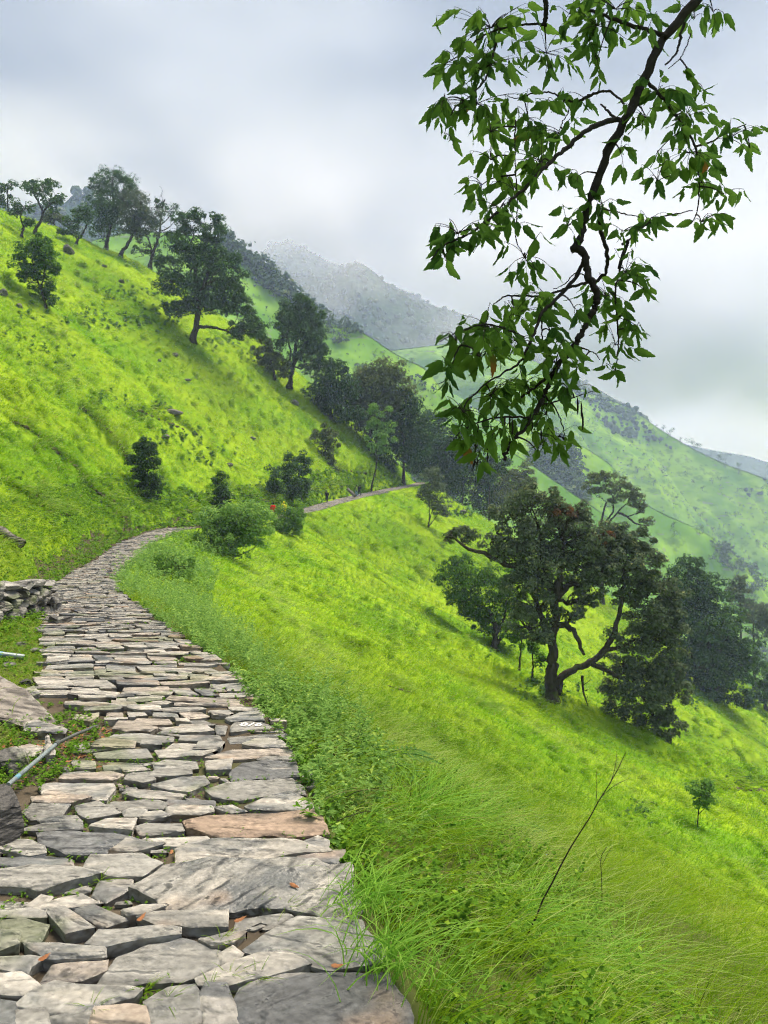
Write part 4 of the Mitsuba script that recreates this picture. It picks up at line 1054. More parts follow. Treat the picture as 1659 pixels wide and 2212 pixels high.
LEAVES = [leaf_mesh(s) for s in range(7)]
LEAF_PLY = [mikit.ply((v, f), 'branch_leaf', smooth=True, uv=u) for v, f, u in LEAVES]
tk = 'overhanging_tree'
DEP = 2.75
B7 = lambda *q: [(864 + .4792 * x, 518.4 + .4792 * y) for x, y in q]
B6 = lambda *q: [(864 + .4792 * x, .4792 * y) for x, y in q]
LIMBS = [  # (points, radius at start and end in px, depth shift at start and end)
    (B6((1480, -160), (1340, 0), (1200, 165), (1100, 365), (1050, 480), (985, 590), (900, 780), (850, 920), (820, 1040), (783, 1128)), 21, 15, .15, 0),
    (B6((775, 1125), (800, 1120), (830, 1150), (843, 1200), (850, 1260)) + B7((860, 180), (890, 262), (880, 300), (845, 370), (790, 470), (700, 590), (650, 700), (580, 820), (490, 940), (472, 992)), 14, 6, 0, -.25),
    (B7((832, 84), (790, 170), (700, 270), (640, 330), (600, 430), (540, 550), (430, 620), (325, 705)), 7.5, 2.4, 0, -.3),
    (B6((895, 940), (905, 1010), (912, 1060), (935, 1150), (930, 1222), (885, 1262)) + B7((780, 210), (655, 252)), 9, 3.6, .12, .2),
    (B7((705, 585), (640, 640), (560, 700), (465, 765), (430, 800)), 6, 2.5, -.12, .1),
    (B6((1120, 375), (1200, 460), (1270, 560), (1330, 660), (1342, 760), (1350, 830), (1340, 950), (1310, 1010)), 6.5, 1.8, .1, .35),
    (B6((1330, 660), (1400, 640), (1490, 590), (1560, 560)), 2.6, 1.2, .3, .45),
    (B6((990, 540), (850, 582), (760, 660), (700, 710), (640, 770), (560, 850), (440, 960), (300, 1060), (190, 1115), (140, 1170)), 9.5, 2, 0, -.35),
    (B6((975, 535), (930, 495), (905, 470)), 5, 2.5, 0, .1),
    (B6((1205, 165), (1140, 140), (1050, 118), (920, 70), (815, 38)), 8.5, 4.5, .1, .3),
    (B6((660, -60), (656, 0), (658, 60), (652, 118)), 11, 9, .35, .4),
    (B6((1400, -60), (1330, 20), (1275, 125), (1242, 240), (1195, 292)), 9, 3, .3, .3),
    (B6((1310, 150), (1270, 250), (1210, 310)), 1.6, 1, .3, .3),
    (B6((800, 462), (740, 445), (690, 420), (620, 418), (540, 440), (470, 430)), 4.2, 1.4, .25, .4),
    (B6((1010, 470), (930, 410), (870, 425), (800, 462)), 2, 3.6, 0, .25),
    (B6((735, 455), (762, 490), (730, 560), (700, 640)), 1.4, 1, .3, .3),
    (B6((520, 540), (518, 640), (520, 760), (530, 900), (525, 1080), (545, 1130), (600, 1210)), 1.5, 1.0, -.1, -.15),
    (B6((655, 110), (560, 110), (450, 130), (380, 160), (250, 260), (180, 300)), 5, 1.6, .4, .2),
    (B6((450, 130), (420, 240), (400, 330), (330, 420), (250, 480)), 3.5, 1.2, .35, .15),
    (B7((840, 165), (790, 150), (740, 200), (690, 220)), 1.5, 1, .1, .2),
    (B7((1000, 20), (1030, 0), (985, 150), (970, 260), (985, 430), (975, 560)), 2.8, 1.4, .2, .1),
    (B7((640, 340), (640, 430), (660, 500)), 1.8, 1, -.05, -.1),
    (B7((655, 255), (500, 250), (420, 290)), 3, 1.2, .2, .1),
    (B7((560, 440), (400, 380), (300, 400), (180, 460)), 2.6, 1.0, -.15, -.35),
    (B7((300, 430), (240, 540), (220, 620), (160, 650)), 1.6, .8, -.3, -.4),
    (B7((650, 700), (720, 800), (740, 900)), 1.8, .9, -.15, -.1), (B7((640, 740), (800, 705), (870, 682)), 1.8, .8, -.15, 0.),
    (B7((590, 800), (450, 800), (300, 850), (240, 900)), 2.4, 1, -.2, -.35), (B7((350, 830), (340, 960), (325, 1040)), 1.4, .8, -.3, -.35),
    (B6((900, 940), (1000, 960), (1080, 980)), 2, 1, .1, .2), (B6((985, 1210), (1030, 1090), (1130, 1000), (1220, 970), (1320, 950)), 2.4, 1.2, .2, .4), (B7((780, 480), (860, 500), (900, 540)), 1.8, .9, -.1, 0.)]
limb_pts = []
twig_parts = []
for i, (uv_, r0, r1, d0, d1) in enumerate(LIMBS):
    n = len(uv_)
    pts = np.array([P(u, v, DEP + d0 + (d1 - d0) * k / (n - 1)) for k, (u, v) in enumerate(uv_)])
    if i == 0:   # back to the trunk that stands beside the path, out of the photograph
        pts = np.vstack([[2.9, 1.9, 2.1], [2.55, 2.2, 2.62], [2.05, 2.5, 2.55], pts])
    m = 6 * len(pts)
    c = curve(pts, m)
    c[1:-1] += gb.normal(0, .0012 + r0 * DEP / F * .05, (m - 2, 3))
    r = np.linspace(r0, r1, m) * (.60 if r0 > 4 else 1) * DEP / F * (1 + .07 * gb.normal(0, 1, m))
    if i == 0:
        r[:18] = np.linspace(.075, r[18], 18)
    limb_pts.append(c if i else c[18:])
    if r0 >= 4:
        put(numbered(tk + '__limb'), tube(c, r, 10 if r0 > 8 else 7, .12, i), 'limb_bark', smooth=True)
    else:
        twig_parts.append(tube(c, r, 5))
foot = np.array([3.05, 1.75, float(ground_z(3.05, 1.75)) - .3])
put(tk + '__trunk', tube(curve([foot, foot + [0, .02, .6], [3.1, 1.7, -.6], [3.0, 1.8, 1.2], [2.9, 1.9, 2.15], [2.7, 1.7, 3.2]], 30), np.linspace(.2, .075, 30), 12, .12, 3), 'limb_bark', smooth=True)
# clusters of leaves: (u, v, ru, rv, how many)
CL = [(1060, 60, 115, 55, 34), (990, 140, 75, 42, 16), (1040, 150, 90, 50, 26), (1030, 225, 105, 60, 30), (960, 215, 40, 60, 9), (1180, 115, 80, 50, 20), (1290, 55, 90, 50, 22), (1395, 75, 50, 50, 7), (1330, 20, 110, 35, 18), (1230, 30, 60, 40, 12), (1540, 25, 45, 32, 8), (1500, 40, 40, 30, 5),
      (1140, 255, 65, 48, 15), (1060, 285, 60, 40, 10), (960, 290, 25, 30, 2), (1200, 225, 60, 25, 6), (1215, 290, 85, 42, 16), (1170, 350, 85, 42, 18), (1265, 215, 45, 22, 5), (1290, 130, 35, 50, 6), (1060, 345, 50, 30, 7), (1040, 400, 35, 35, 6), (1110, 410, 55, 40, 9), (1080, 450, 60, 40, 12), (990, 505, 62, 42, 15), (960, 555, 40, 30, 6), (1045, 500, 40, 30, 6), (1135, 555, 50, 50, 11), (1115, 490, 30, 50, 4),
      (1420, 205, 52, 52, 15), (1395, 255, 50, 42, 12), (1480, 255, 62, 50, 20), (1500, 180, 36, 30, 6), (1490, 330, 58, 58, 18), (1575, 300, 75, 42, 16), (1620, 320, 25, 28, 3), (1420, 390, 40, 42, 7), (1515, 395, 52, 52, 12), (1560, 420, 45, 28, 5), (1515, 480, 55, 30, 10), (1400, 480, 52, 40, 10), (1300, 440, 52, 40, 10), (1345, 500, 42, 40, 7), (1340, 330, 35, 40, 4), (1250, 380, 35, 30, 3), (1420, 330, 22, 22, 2),
      (1225, 490, 38, 40, 7), (1350, 590, 56, 48, 13), (1390, 625, 32, 24, 4), (1310, 640, 52, 48, 11), (1350, 690, 46, 56, 14), (1330, 745, 36, 46, 9), (1328, 810, 22, 36, 4), (1375, 720, 22, 24, 3), (1180, 640, 58, 38, 11), (1240, 665, 36, 30, 4), (1110, 680, 72, 46, 17), (1050, 705, 64, 46, 16), (985, 735, 48, 38, 9), (1035, 770, 54, 44, 13), (975, 800, 36, 36, 6), (1120, 740, 54, 46, 14),
      (1190, 720, 44, 52, 9), (1200, 785, 62, 46, 13), (1260, 790, 35, 30, 4), (1130, 835, 82, 46, 22), (1060, 855, 62, 46, 16), (1000, 890, 46, 44, 11), (985, 945, 14, 26, 2), (1230, 850, 44, 36, 7), (1180, 895, 54, 46, 12), (1090, 930, 56, 36, 12), (1025, 950, 40, 36, 7), (1200, 950, 46, 42, 9), (1030, 1005, 22, 32, 3), (1160, 975, 32, 30, 3), (1240, 745, 24, 20, 2)]
allp = np.vstack(limb_pts)
proj = np.stack([CU + allp[:, 0] / allp[:, 1] * F, HORIZON - allp[:, 2] / allp[:, 1] * F], -1)
spots = []
for (u, v, ru, rv, n) in CL:
    k = np.argmin((proj[:, 0] - u) ** 2 + (proj[:, 1] - v) ** 2 + np.maximum(proj[:, 1] - v, 0) ** 2)
    y0 = allp[k, 1]
    hub = P(u, v, y0 + gb.normal(0, .06))
    if np.hypot(*(proj[k] - [u, v])) > 6:
        c = curve([allp[k], allp[k] * .45 + hub * .55 + [0, 0, .012], hub], 8)
        twig_parts.append(tube(c, np.linspace(.0035, .0016, 8), 5))
    n = int(n * 1.75)
    j = 0
    while j < n:
        a = gb.uniform(0, 6.283)
        e = math.sqrt(gb.random()) * 1.08
        end = P(u + ru * e * math.cos(a), v + rv * e * math.sin(a) - 12, y0 + gb.normal(0, .11))
        c = curve([hub, hub * .5 + end * .5 + [0, 0, .01], end], 6)
        twig_parts.append(tube(c, np.linspace(.0016, .0008, 6), 4))
        m = int(gb.integers(2, 5))
        for q in range(m):
            w = 1 - q * .3
            at = c[0] * (1 - w) + c[-1] * w if q else c[-1]
            at = c[min(5, int(round(w * 5)))]
            spots.append((at, unit(end - hub + 1e-6), (-1) ** q))
            j += 1
placed = []
for at, along, s in spots:
    d = unit(along * .55 + np.array([s * .42, gb.normal(0, .35), -.85]) + gb.normal(0, .22, 3))
    nr = unit(np.array([gb.normal(0, .7), -.5 + gb.normal(0, .7), -.75]) + gb.normal(0, .25, 3))
    x = unit(np.cross(-d, nr))
    yv = np.cross(-d, x)
    L = gb.uniform(.042, .092)
    pet = at + d * .012
    twig_parts.append(tube(np.array([at, at * .5 + pet * .5, pet]), .0007, 4))
    M = np.eye(4)
    M[:3, 0], M[:3, 1], M[:3, 2], M[:3, 3] = x * L, yv * L, -d * L, pet
    placed.append((L * L / at[1] ** 2 * abs(nr[1]), int(gb.integers(0, 7)), M, gb.random() < .025))
placed.sort(key=lambda q: -q[0])
more = []
for n, (_, k, M, aut) in enumerate(placed):
    if n < 298:
        key = numbered(tk + '__leaf')
        scene[key] = {**LEAF_PLY[k], 'to_world': T(M.tolist())}
        if aut:
            scene[key]['bsdf'] = {'type': 'ref', 'id': 'branch_leaf_autumn'}
    else:
        v, f, u = LEAVES[k]
        more.append((v @ M[:3, :3].T + M[:3, 3], f, u))
V, f = join([(a, b) for a, b, _ in more])
put(tk + '__foliage', (V, f), 'branch_leaf', smooth=True, uv=np.vstack([u for _, _, u in more]))
labels[tk + '__foliage'] = {'kind': 'stuff', 'label': 'smaller leaves of the hanging branch'}
put(tk + '__twigs', join(twig_parts), 'limb_bark', smooth=True)
labels[tk + '__twigs'] = {'kind': 'stuff', 'label': 'thin twigs and leaf stalks'}
pods = []
for u, v in [(1255, 880), (1258, 905), (1247, 872), (1160, 925), (1168, 935), (1155, 940), (1100, 905), (1106, 915), (1060, 930), (1066, 945), (1025, 960), (1090, 950), (1052, 975), (1148, 910)]:
    a = P(u, v - 14, 2.6 + gb.normal(0, .05))
    pods.append(tube(np.array([a, a + [.002, 0, -.02], a + [.003, .002, -.045], a + [.001, 0, -.062]]), [.0012, .003, .0032, .001], 6))
for pd in pods:
    put(numbered(tk + '__seed_pod'), pd, 'limb_bark', smooth=True)
tag(tk, 'leafy tree branch hanging into the view against the cloudy sky', 'tree')
print('branch leaves', len(placed))

# ---------------------------------------------------------------- weeds, herbs and ferns
gw = np.random.default_rng(8)


def weed_mass(p, height, leafL, leafW, n_leaf, g, spread=.35, lean=None):
    """Leafy stems: for each root a stem of the given height with narrow leaves. Returns mesh, uv."""
    n = len(p)
    top = p + np.stack([g.normal(0, spread, n) * height, g.normal(0, spread, n) * height, height], 1)
    if lean is not None:
        top += lean * height[:, None]
    t = np.sqrt(g.uniform(.08, 1, (n, n_leaf)))
    at = p[:, None] * (1 - t[..., None]) + top[:, None] * t[..., None]
    a = g.uniform(0, 6.283, (n, n_leaf))
    d = unit(np.stack([np.cos(a), np.sin(a), g.normal(.25, .4, a.shape)], -1))
    L = leafL[:, None] * g.uniform(.6, 1.25, a.shape) * (1.15 - .5 * t)
    side = unit(np.cross(d, np.array([0, 0, 1.0])) + g.normal(0, .3, d.shape))
    w = side * (leafW[:, None] * g.uniform(.7, 1.2, a.shape))[..., None]
    tip = at + d * L[..., None] - np.array([0, 0, 1.0]) * (L * .22)[..., None]
    mid = at + d * (L * .48)[..., None]
    V = np.stack([at, mid + w, tip, mid - w], 2).reshape(-1, 3)
    m = n * n_leaf
    b = (np.arange(m) * 4)[:, None]
    U = np.repeat(np.stack([g.random(m), np.repeat(g.random(n), n_leaf)], -1), 4, 0)
    return V, np.vstack([b + [0, 1, 2], b + [0, 2, 3]]), U


leafy('herb_leaf', (.075, .185, .016), (.180, .330, .040), .9)
leafy('fern_leaf', (.045, .125, .026), (.12, .24, .065), .8)


def along_path(n, side, y0, y1, wid, g, power=1.0):
    y = np.exp(g.uniform(math.log(y0), math.log(y1), n))
    e = wid(y) * g.random(n) ** power
    x = _px(y) + side * (_pw(y) + e)
    return np.stack([x, y, ground_z(x, y)], 1), e


def masses(key, specs, bsdf, label, cat):
    ps = [weed_mass(*s) for s in specs]
    V, f = join([(a, b) for a, b, _ in ps])
    put(key, (V, f), bsdf, uv=np.vstack([u for _, _, u in ps]))
    tag(key, label, cat, kind='stuff')
    print(key, len(f))


pr, er = along_path(4200, 1, 3.3, 46, lambda y: np.interp(y, [2, 4, 8, 15, 25, 46], [.4, .6, 1.3, 2.0, 3.0, 3.2]), gw, 1.15)
hr = np.interp(pr[:, 1], [2, 4, 7, 15, 46], [.10, .22, .38, .46, .5]) * gw.uniform(.5, 1.3, len(pr)) * (.3 + 1.4 * meshkit.fbm(np.concatenate([pr[:, :2] * 1.1, pr[:, :1] * 0], 1), 2, 3))
hr *= np.clip(.35 + er / .35, .35, 1)
gapn = meshkit.fbm(np.concatenate([pr[:, :2] * .8 + 40, pr[:, :1] * 0], 1), 3, 13)
keep = (gw.random(len(pr)) < np.where(pr[:, 1] < 5.5, .3, 1)) & (gapn > .40)
pr, hr = pr[keep], hr[keep]
sz = np.clip(pr[:, 1] * .0035, .045, .12)
masses('weeds', [(pr[::3], hr[::3] * 1.25, sz[::3] * 1.7, sz[::3] * .22, 24, gw, .34), (pr[1::3], hr[1::3], sz[1::3] * 1.2, sz[1::3] * .20, 26, gw, .4), (pr[2::3], hr[2::3] * .8, sz[2::3] * 1.1, sz[2::3] * .42, 14, gw, .5)], 'weed_leaf', 'bushy pale green weeds along the outer edge of the path', 'weeds')
pl_, el_ = along_path(7500, -1, 11, 140, lambda y: np.interp(y, [11, 16, 40, 140], [1.3, 2.4, 3.0, 3.5]), gw, 1.0)
hl = gw.uniform(.06, .22, len(pl_)) * np.clip(pl_[:, 1] / 25, .7, 2)
sl = np.clip(pl_[:, 1] * .0034, .04, .3)
pv, ev = along_path(3400, -1, 2.4, 13, lambda y: np.interp(y, [2, 6, 13], [1.6, 1.9, 1.6]), gw, .85)
pv[:, 0] -= .03
bare = meshkit.fbm(np.concatenate([pv[:, :2] * 1.6, pv[:, :1] * 0], 1), 3, 19)
keep = (bare > .44) | (pv[:, 1] > 8)
pv = pv[keep]
hv = gw.uniform(.03, .11, len(pv))
sv = np.clip(pv[:, 1] * .0042, .014, .045)
# herbs on the bare strip beside the pipe, where no stone lies
hx, hy = gw.uniform(-2.6, -1.0, 1500), gw.uniform(3.6, 5.9, 1500)
uu, vv = CU + hx / hy * F, HORIZON - _pz(hy) / hy * F
inside = shapely.contains_xy(SKIP, uu, vv) & (meshkit.fbm(np.stack([hx * 2.6, hy * 2.6, hx * 0], -1), 3, 23) > .47)
pg = np.stack([hx, hy, ground_z(hx, hy)], 1)[inside]
# herbs in the joints
allst = shapely.union_all([o.buffer(-.004) for o in outlines[:400]])
jx, jy = gw.uniform(-4.2, .3, 24000), np.exp(gw.uniform(math.log(2.1), math.log(11), 24000))
ok = (np.abs(jx - _px(jy)) < _pw(jy)) & (meshkit.fbm(np.stack([jx * 1.3, jy * 1.3, jx * 0], -1), 3, 29) > .54)
jx, jy = jx[ok], jy[ok]
ok = ~shapely.contains_xy(allst, jx, jy)
jx, jy = jx[ok][:1500], jy[ok][:1500]
pj = np.stack([jx, jy, ground_z(jx, jy) + .01], 1)
pn, en = along_path(2600, 1, 2.2, 7.5, lambda y: np.interp(y, [2, 4, 7.5], [1.5, 2.2, 2.6]), gw, .9)
kn = meshkit.fbm(np.concatenate([pn[:, :2] * 1.5 + 9, pn[:, :1] * 0], 1), 3, 41) > .47
pn, en = pn[kn], en[kn]
hn = gw.uniform(.12, .34, len(pn)) * np.clip(.4 + en, .4, 1)
masses('ground_cover', [(pl_, hl, sl * 1.2, sl * .46, 8, gw, .5), (pv, hv, sv * 1.2, sv * .45, 9, gw, .6), (pg, gw.uniform(.03, .10, len(pg)), np.full(len(pg), .026), np.full(len(pg), .009), 12, gw, .6),
                        (pn, hn, np.full(len(pn), .042), np.full(len(pn), .016), 12, gw, .55), (pj, gw.uniform(.012, .045, len(pj)), np.clip(pj[:, 1] * .003, .012, .03), np.clip(pj[:, 1] * .0012, .004, .011), 9, gw, .7)], 'herb_leaf', 'low leafy green herbs on the bank and between the paving stones', 'ground cover')
# dark leafy patches on the slopes
cp = []
for (u, v, ru, rv, n) in [(300, 640, 60, 26, 90), (345, 700, 40, 20, 60), (200, 690, 40, 30, 40), (440, 985, 40, 22, 60), (330, 890, 40, 18, 60), (230, 870, 30, 20, 40), (100, 770, 40, 40, 40), (60, 700, 40, 40, 40), (380, 940, 50, 20, 60), (560, 1060, 60, 20, 60), (250, 700, 60, 20, 60), (410, 600, 40, 16, 40), (60, 1060, 70, 50, 60),
                          (700, 1525, 40, 20, 60), (790, 1650, 40, 20, 50), (1180, 1490, 50, 30, 80), (1380, 1755, 30, 20, 30), (1080, 1400, 40, 20, 40), (1640, 1690, 40, 10, 40), (1500, 1500, 60, 30, 80), (1000, 1110, 30, 12, 40), (540, 770, 30, 12, 40), (470, 740, 40, 14, 60)]:
    for _ in range(n if u > 600 else int(n * .5)):
        p = on_ray(u + gw.normal(0, ru * .75), v + gw.normal(0, rv * .55))
        if p is not None and p[1] < 170:
            cp.append(p)
cp = np.array(cp)
sc = np.clip(cp[:, 1] * .0045, .06, .45)
masses('undergrowth', [(cp, gw.uniform(.5, 1.3, len(cp)) * np.clip(cp[:, 1] * .006, .18, .55), sc, sc * .3, 16, gw, .5)], 'fern_leaf', 'dark leafy undergrowth in patches on the grass slopes', 'undergrowth')


def fern(key, foot, size, n, g, label, bsdf='fern_leaf'):
    V, f, U, at = [], [], [], 0
    for k in range(n):
        a = 6.283 * k / n + g.normal(0, .3)
        out = np.array([math.cos(a), math.sin(a), 0])
        L = size * g.uniform(.7, 1.15)
        t = np.linspace(0, 1, 17)
        sp = foot + out * (L * t ** 1.1)[:, None] + np.array([0, 0, 1]) * (L * (.75 * t - .72 * t * t))[:, None]
        sd = np.array([-out[1], out[0], 0])
        for i in range(2, 17):
            w = L * .26 * math.sin(math.pi * (t[i] * .85 + .12))
            for s in (-1, 1):
                d = sd * s + out * .45 + [0, 0, -.2]
                b, tip = sp[i], sp[i] + d * w
                m = (b + tip) / 2
                q = out * L * .022
                V += [b, m + q, tip, m - q]
                f += [[at, at + 1, at + 2], [at, at + 2, at + 3]]
                U += [[g.random(), .5]] * 4
                at += 4
        tb = tube(sp, L * .006, 4)
        V += list(tb[0]); f += (tb[1] + at).tolist(); U += [[.1, .1]] * len(tb[0]); at += len(tb[0])
    put(key, (np.array(V), np.array(f)), bsdf, uv=np.array(U))
    tag(key, label, 'fern')


for u, v, size, n, lab in [(705, 1540, .75, 11, 'dark fern clump beside the middle stretch of the path'), (790, 1665, .6, 10, 'dark fern drooping in the weeds above the tall grass'), (1055, 1925, .34, 8, 'pale bluish fern in the tall grass below the path'), (830, 1790, .3, 7, 'small yellow-green fern close to the path edge'), (1120, 1800, .5, 8, 'fern half hidden on the grass crest')]:
    p = on_ray(u, v)
    fern(numbered('fern'), p, size, n, gw, lab, 'weed_leaf' if 'pale' in lab or 'yellow' in lab else 'fern_leaf')


def tuft(foot, n, L, W, g, up=.9, lean=(.25, 0, 0), sp=None):
    p = foot + np.concatenate([g.normal(0, sp or .05 + L * .04, (n, 2)), np.zeros((n, 1))], 1)
    a = g.uniform(0, 6.283, n)
    out = np.stack([np.cos(a), np.sin(a), a * 0], 1)
    first = unit(np.array([0, 0, up]) + out * g.uniform(.05, .5, (n, 1)) + np.array(lean))
    return blades(p, first, unit(out + np.array(lean) * 1.2 + [0, 0, -.5]), L * g.uniform(.55, 1.1, n), np.full(n, W), 5, int(g.integers(1e6)))


scene['tuft_blade'] = {'type': 'principledthin', 'base_color': proc(lambda p, n, uv: mix(mix((.13, .34, .03), (.27, .50, .06), uv.x), (.38, .50, .16), uv.y * uv.y * .5)), 'roughness': .5, 'diff_trans': 1.0, 'eta': 1.3}
for u, v, n, L, lab in [(1105, 2035, 130, .62, 'tall bright grass tuft at the foot of the long dark stalk'), (1215, 2110, 110, .55, 'tall grass tuft between the two dark stalks'), (880, 1790, 120, .75, 'tall thin reedy grass tuft beside the path weeds'), (960, 1830, 120, .7, 'pale reedy grass tuft on the crest below the path'),
                        (1330, 2130, 120, .6, 'silvery arching grass tuft near the lower crest'), (760, 1830, 70, .4, 'short bright grass tuft at the path edge by the dark slab'), (830, 2100, 90, .4, 'short curved grass tuft beside the bottom slab'), (940, 2190, 80, .35, 'curved grass tuft in the bottom verge'), (770, 1960, 80, .35, 'grass tuft leaning on the biggest slab')]:
    p = on_ray(u, v)
    V, f, U = tuft(p, int(n * 1.5), L, .0068, gw)
    k = numbered('grass_tuft')
    put(k, (V, f), 'tuft_blade', uv=U)
    tag(k, lab, 'grass tuft')
for n_, (u, v) in enumerate([(1010, 575), (1110, 595), (330, 1010), (845, 740), (675, 425), (990, 885), (880, 880), (540, 930), (630, 975), (800, 935), (370, 490), (1340, 640)]):
    cx, cv_ = C1([(u, v)])[0]
    q = plan([(cx, cv_)])[0]
    V, f, U = tuft(np.array([q[0], q[1], float(_pz(q[1])) - .02]), 16, .10, .0035, gw, .6, sp=.004)
    k = numbered('grass_sprig')
    put(k, (V, f), 'grass_blade', uv=U)
    tag(k, 'tiny grass sprig in the joint ' + ['below the biggest slab', 'under the right end of the biggest slab', 'at the lower edge of the verge herbs', 'above the large grey rounded slab', 'on the dirt above the biggest slab', 'beside the flat grey slab', 'right of the large grey rounded slab', 'below the lower grey slab', 'beside the bottom greenish stone', 'left of the bottom corner slab', 'beside the pale wedge stone', 'at the outer end of the biggest slab'][n_], 'grass sprig')

# ---------------------------------------------------------------- stalks
scene['dry_stalk'] = {'type': 'twosided', 'bsdf': {'type': 'diffuse', 'reflectance': proc(lambda p, n, uv: mix((.018, .013, .011), (.06, .045, .035), tn(p.x * 60, p.y * 60, p.z * 60)))}}


def stalk(pts, r, label, forks=(), d=None):
    d0 = on_ray(*pts[0])
    dd = d or float(d0[1])
    W = [d0 - [0, 0, .05]] + [P(u, v, dd + .02 * k) for k, (u, v) in enumerate(pts)][1:]
    c = curve(W, 14)
    c[1:-1] += gw.normal(0, r * .5, c[1:-1].shape)
    key = numbered('stalk')
    put(key + '__stem', tube(c, np.linspace(r, r * .35, 14), 6), 'dry_stalk', smooth=True)
    for q in forks:
        F_ = curve([P(u, v, dd + .05 * k) for k, (u, v) in enumerate(q)], 7)
        put(numbered(key + '__twig'), tube(F_, np.linspace(r * .4, r * .18, 7), 4), 'dry_stalk')
    tag(key, label, 'stalk')


stalk([(1115, 2072), (1180, 1930), (1260, 1790), (1300, 1720), (1335, 1665), (1352, 1625)], .005, 'long bare dark stalk slanting up from the lower grass', [[(1300, 1720), (1340, 1690), (1362, 1680)], [(1318, 1693), (1330, 1650), (1332, 1622)], [(1290, 1735), (1288, 1690), (1290, 1660)]])
stalk([(1334, 2068), (1320, 2010), (1300, 1935), (1297, 1860), (1310, 1830)], .005, 'curved dark stalk with dry seed head beside the long bare one', [[(1300, 1870), (1312, 1845), (1322, 1828)], [(1298, 1860), (1288, 1842), (1285, 1825)]])
for q, r, lab in [([(925, 1820), (945, 1750), (968, 1682)], .003, 'thin reddish stem rising from the weeds near the crest'), ([(1010, 1850), (1035, 1790), (1052, 1742)], .0028, 'thin dry stem just right of the reddish one'), ([(1080, 1850), (1090, 1800), (1105, 1760)], .0024, 'fine dry stem on the bright grass crest'),
                  ([(880, 1800), (885, 1730), (892, 1675)], .0026, 'upright thin dark stem in the reedy grass'), ([(905, 1810), (908, 1740), (906, 1690)], .0022, 'second upright dark stem in the reedy grass'), ([(1225, 2205), (1232, 2150), (1245, 2090)], .0035, 'short dark stem in the bottom herbs'),
                  ([(1310, 2165), (1380, 2172), (1455, 2182)], .004, 'fallen dark stem lying across the bottom grass'), ([(1400, 2212), (1420, 2180), (1432, 2160)], .004, 'broken dark stub at the bottom edge of the grass'), ([(1490, 2212), (1520, 2150), (1545, 2080)], .0026, 'thin dry stem in the bottom corner grass'),
                  ([(1590, 2210), (1600, 2150), (1606, 2080)], .0028, 'tall dry reddish stem near the bottom corner'), ([(1505, 2212), (1508, 2150), (1500, 2095)], .0024, 'pale dry stem beside the corner stems'), ([(690, 1790), (740, 1768), (800, 1752)], .0035, 'dark leafless twig lying over the verge weeds'), ([(700, 1740), (760, 1715), (830, 1700)], .003, 'dark leafless twig above the lower one in the weeds'), ([(745, 1650), (775, 1590), (790, 1550)], .003, 'dark upright twig in the weeds by the dark fern')]:
    stalk(q, r, lab)

# ---------------------------------------------------------------- rocks, wall, pipes


def rock_color(p, n, uv):
    a = tf(p.x * 6, p.y * 6, p.z * 14, 4)
    c = mix((.035, .034, .035), (.24, .232, .22), smoothstep(.25, .8, a) * (.30 + .75 * uv.x))
    c = mix(c, (.27, .27, .24), smoothstep(.62, .72, tf(p.x * 11, p.y * 11, p.z * 11, 3)) * .6)
    return mix(c, (.07, .10, .02), smoothstep(.58, .68, tf(p.x * 2.4, p.y * 2.4, p.z * 2.4, 4)) * .5)


scene['rock_face'] = {'type': 'bumpmap', 'arbitrary': proc(lambda p, n, uv: tf(p.x * 25, p.y * 25, p.z * 50, 4), 3e-3), 'scale': .03, 'bsdf': {'type': 'principled', 'base_color': proc(rock_color), 'roughness': .6, 'specular': .3}}


scene['brown_slab'] = {'type': 'bumpmap', 'arbitrary': proc(lambda p, n, uv: tf(p.x * 14 + p.y * 9, p.y * 30, p.z * 60, 4), 3e-3), 'scale': .03, 'bsdf': {'type': 'principled', 'base_color': proc(lambda p, n, uv: mix(mix((.045, .038, .034), (.20, .178, .16), smoothstep(.3, .7, tf(p.x * 6 + p.y * 4, p.y * 22, p.z * 30, 4))), (.25, .24, .22), smoothstep(.60, .68, tf(p.x * 17, p.y * 17, p.z * 17, 3)) * .5)), 'roughness': .6}}


def rock(seed, size, cuts=9, sub=3, rough=.05, boxy=1.0):
    g = np.random.default_rng(seed)
    m = trimesh.creation.icosphere(sub)
    v = np.array(m.vertices)
    v = np.sign(v) * np.abs(v) ** boxy
    v = v / np.abs(v).max()
    for _ in range(cuts):
        n = unit(g.normal(0, 1, 3))
        h = g.uniform(.5, .82)
        v = v - np.maximum(v @ n - h, 0)[:, None] * n
    v = v * (1 + rough * 4 * (meshkit.fbm(v * 2.2 + seed, 3, seed)[:, None] - .5))
    return v * np.asarray(size), np.array(m.faces)


def place(mesh, at, rot=0., tilt=0.):
    v, f = mesh
    R = trimesh.transformations.euler_matrix(tilt, tilt * .4, rot)[:3, :3]
    return v @ R.T + at, f


def add_rock(name, at, size, seed, label, tone=.5, rot=0., tilt=0., cat='rock', sub=3, group=None):
    key = numbered(name)
    m = place(rock(seed, size, sub=sub), at, rot, tilt)
    put(key, m, 'rock_face', smooth=False, uv=uvs(m[0], tone, .5))
    tag(key, label, cat, group)


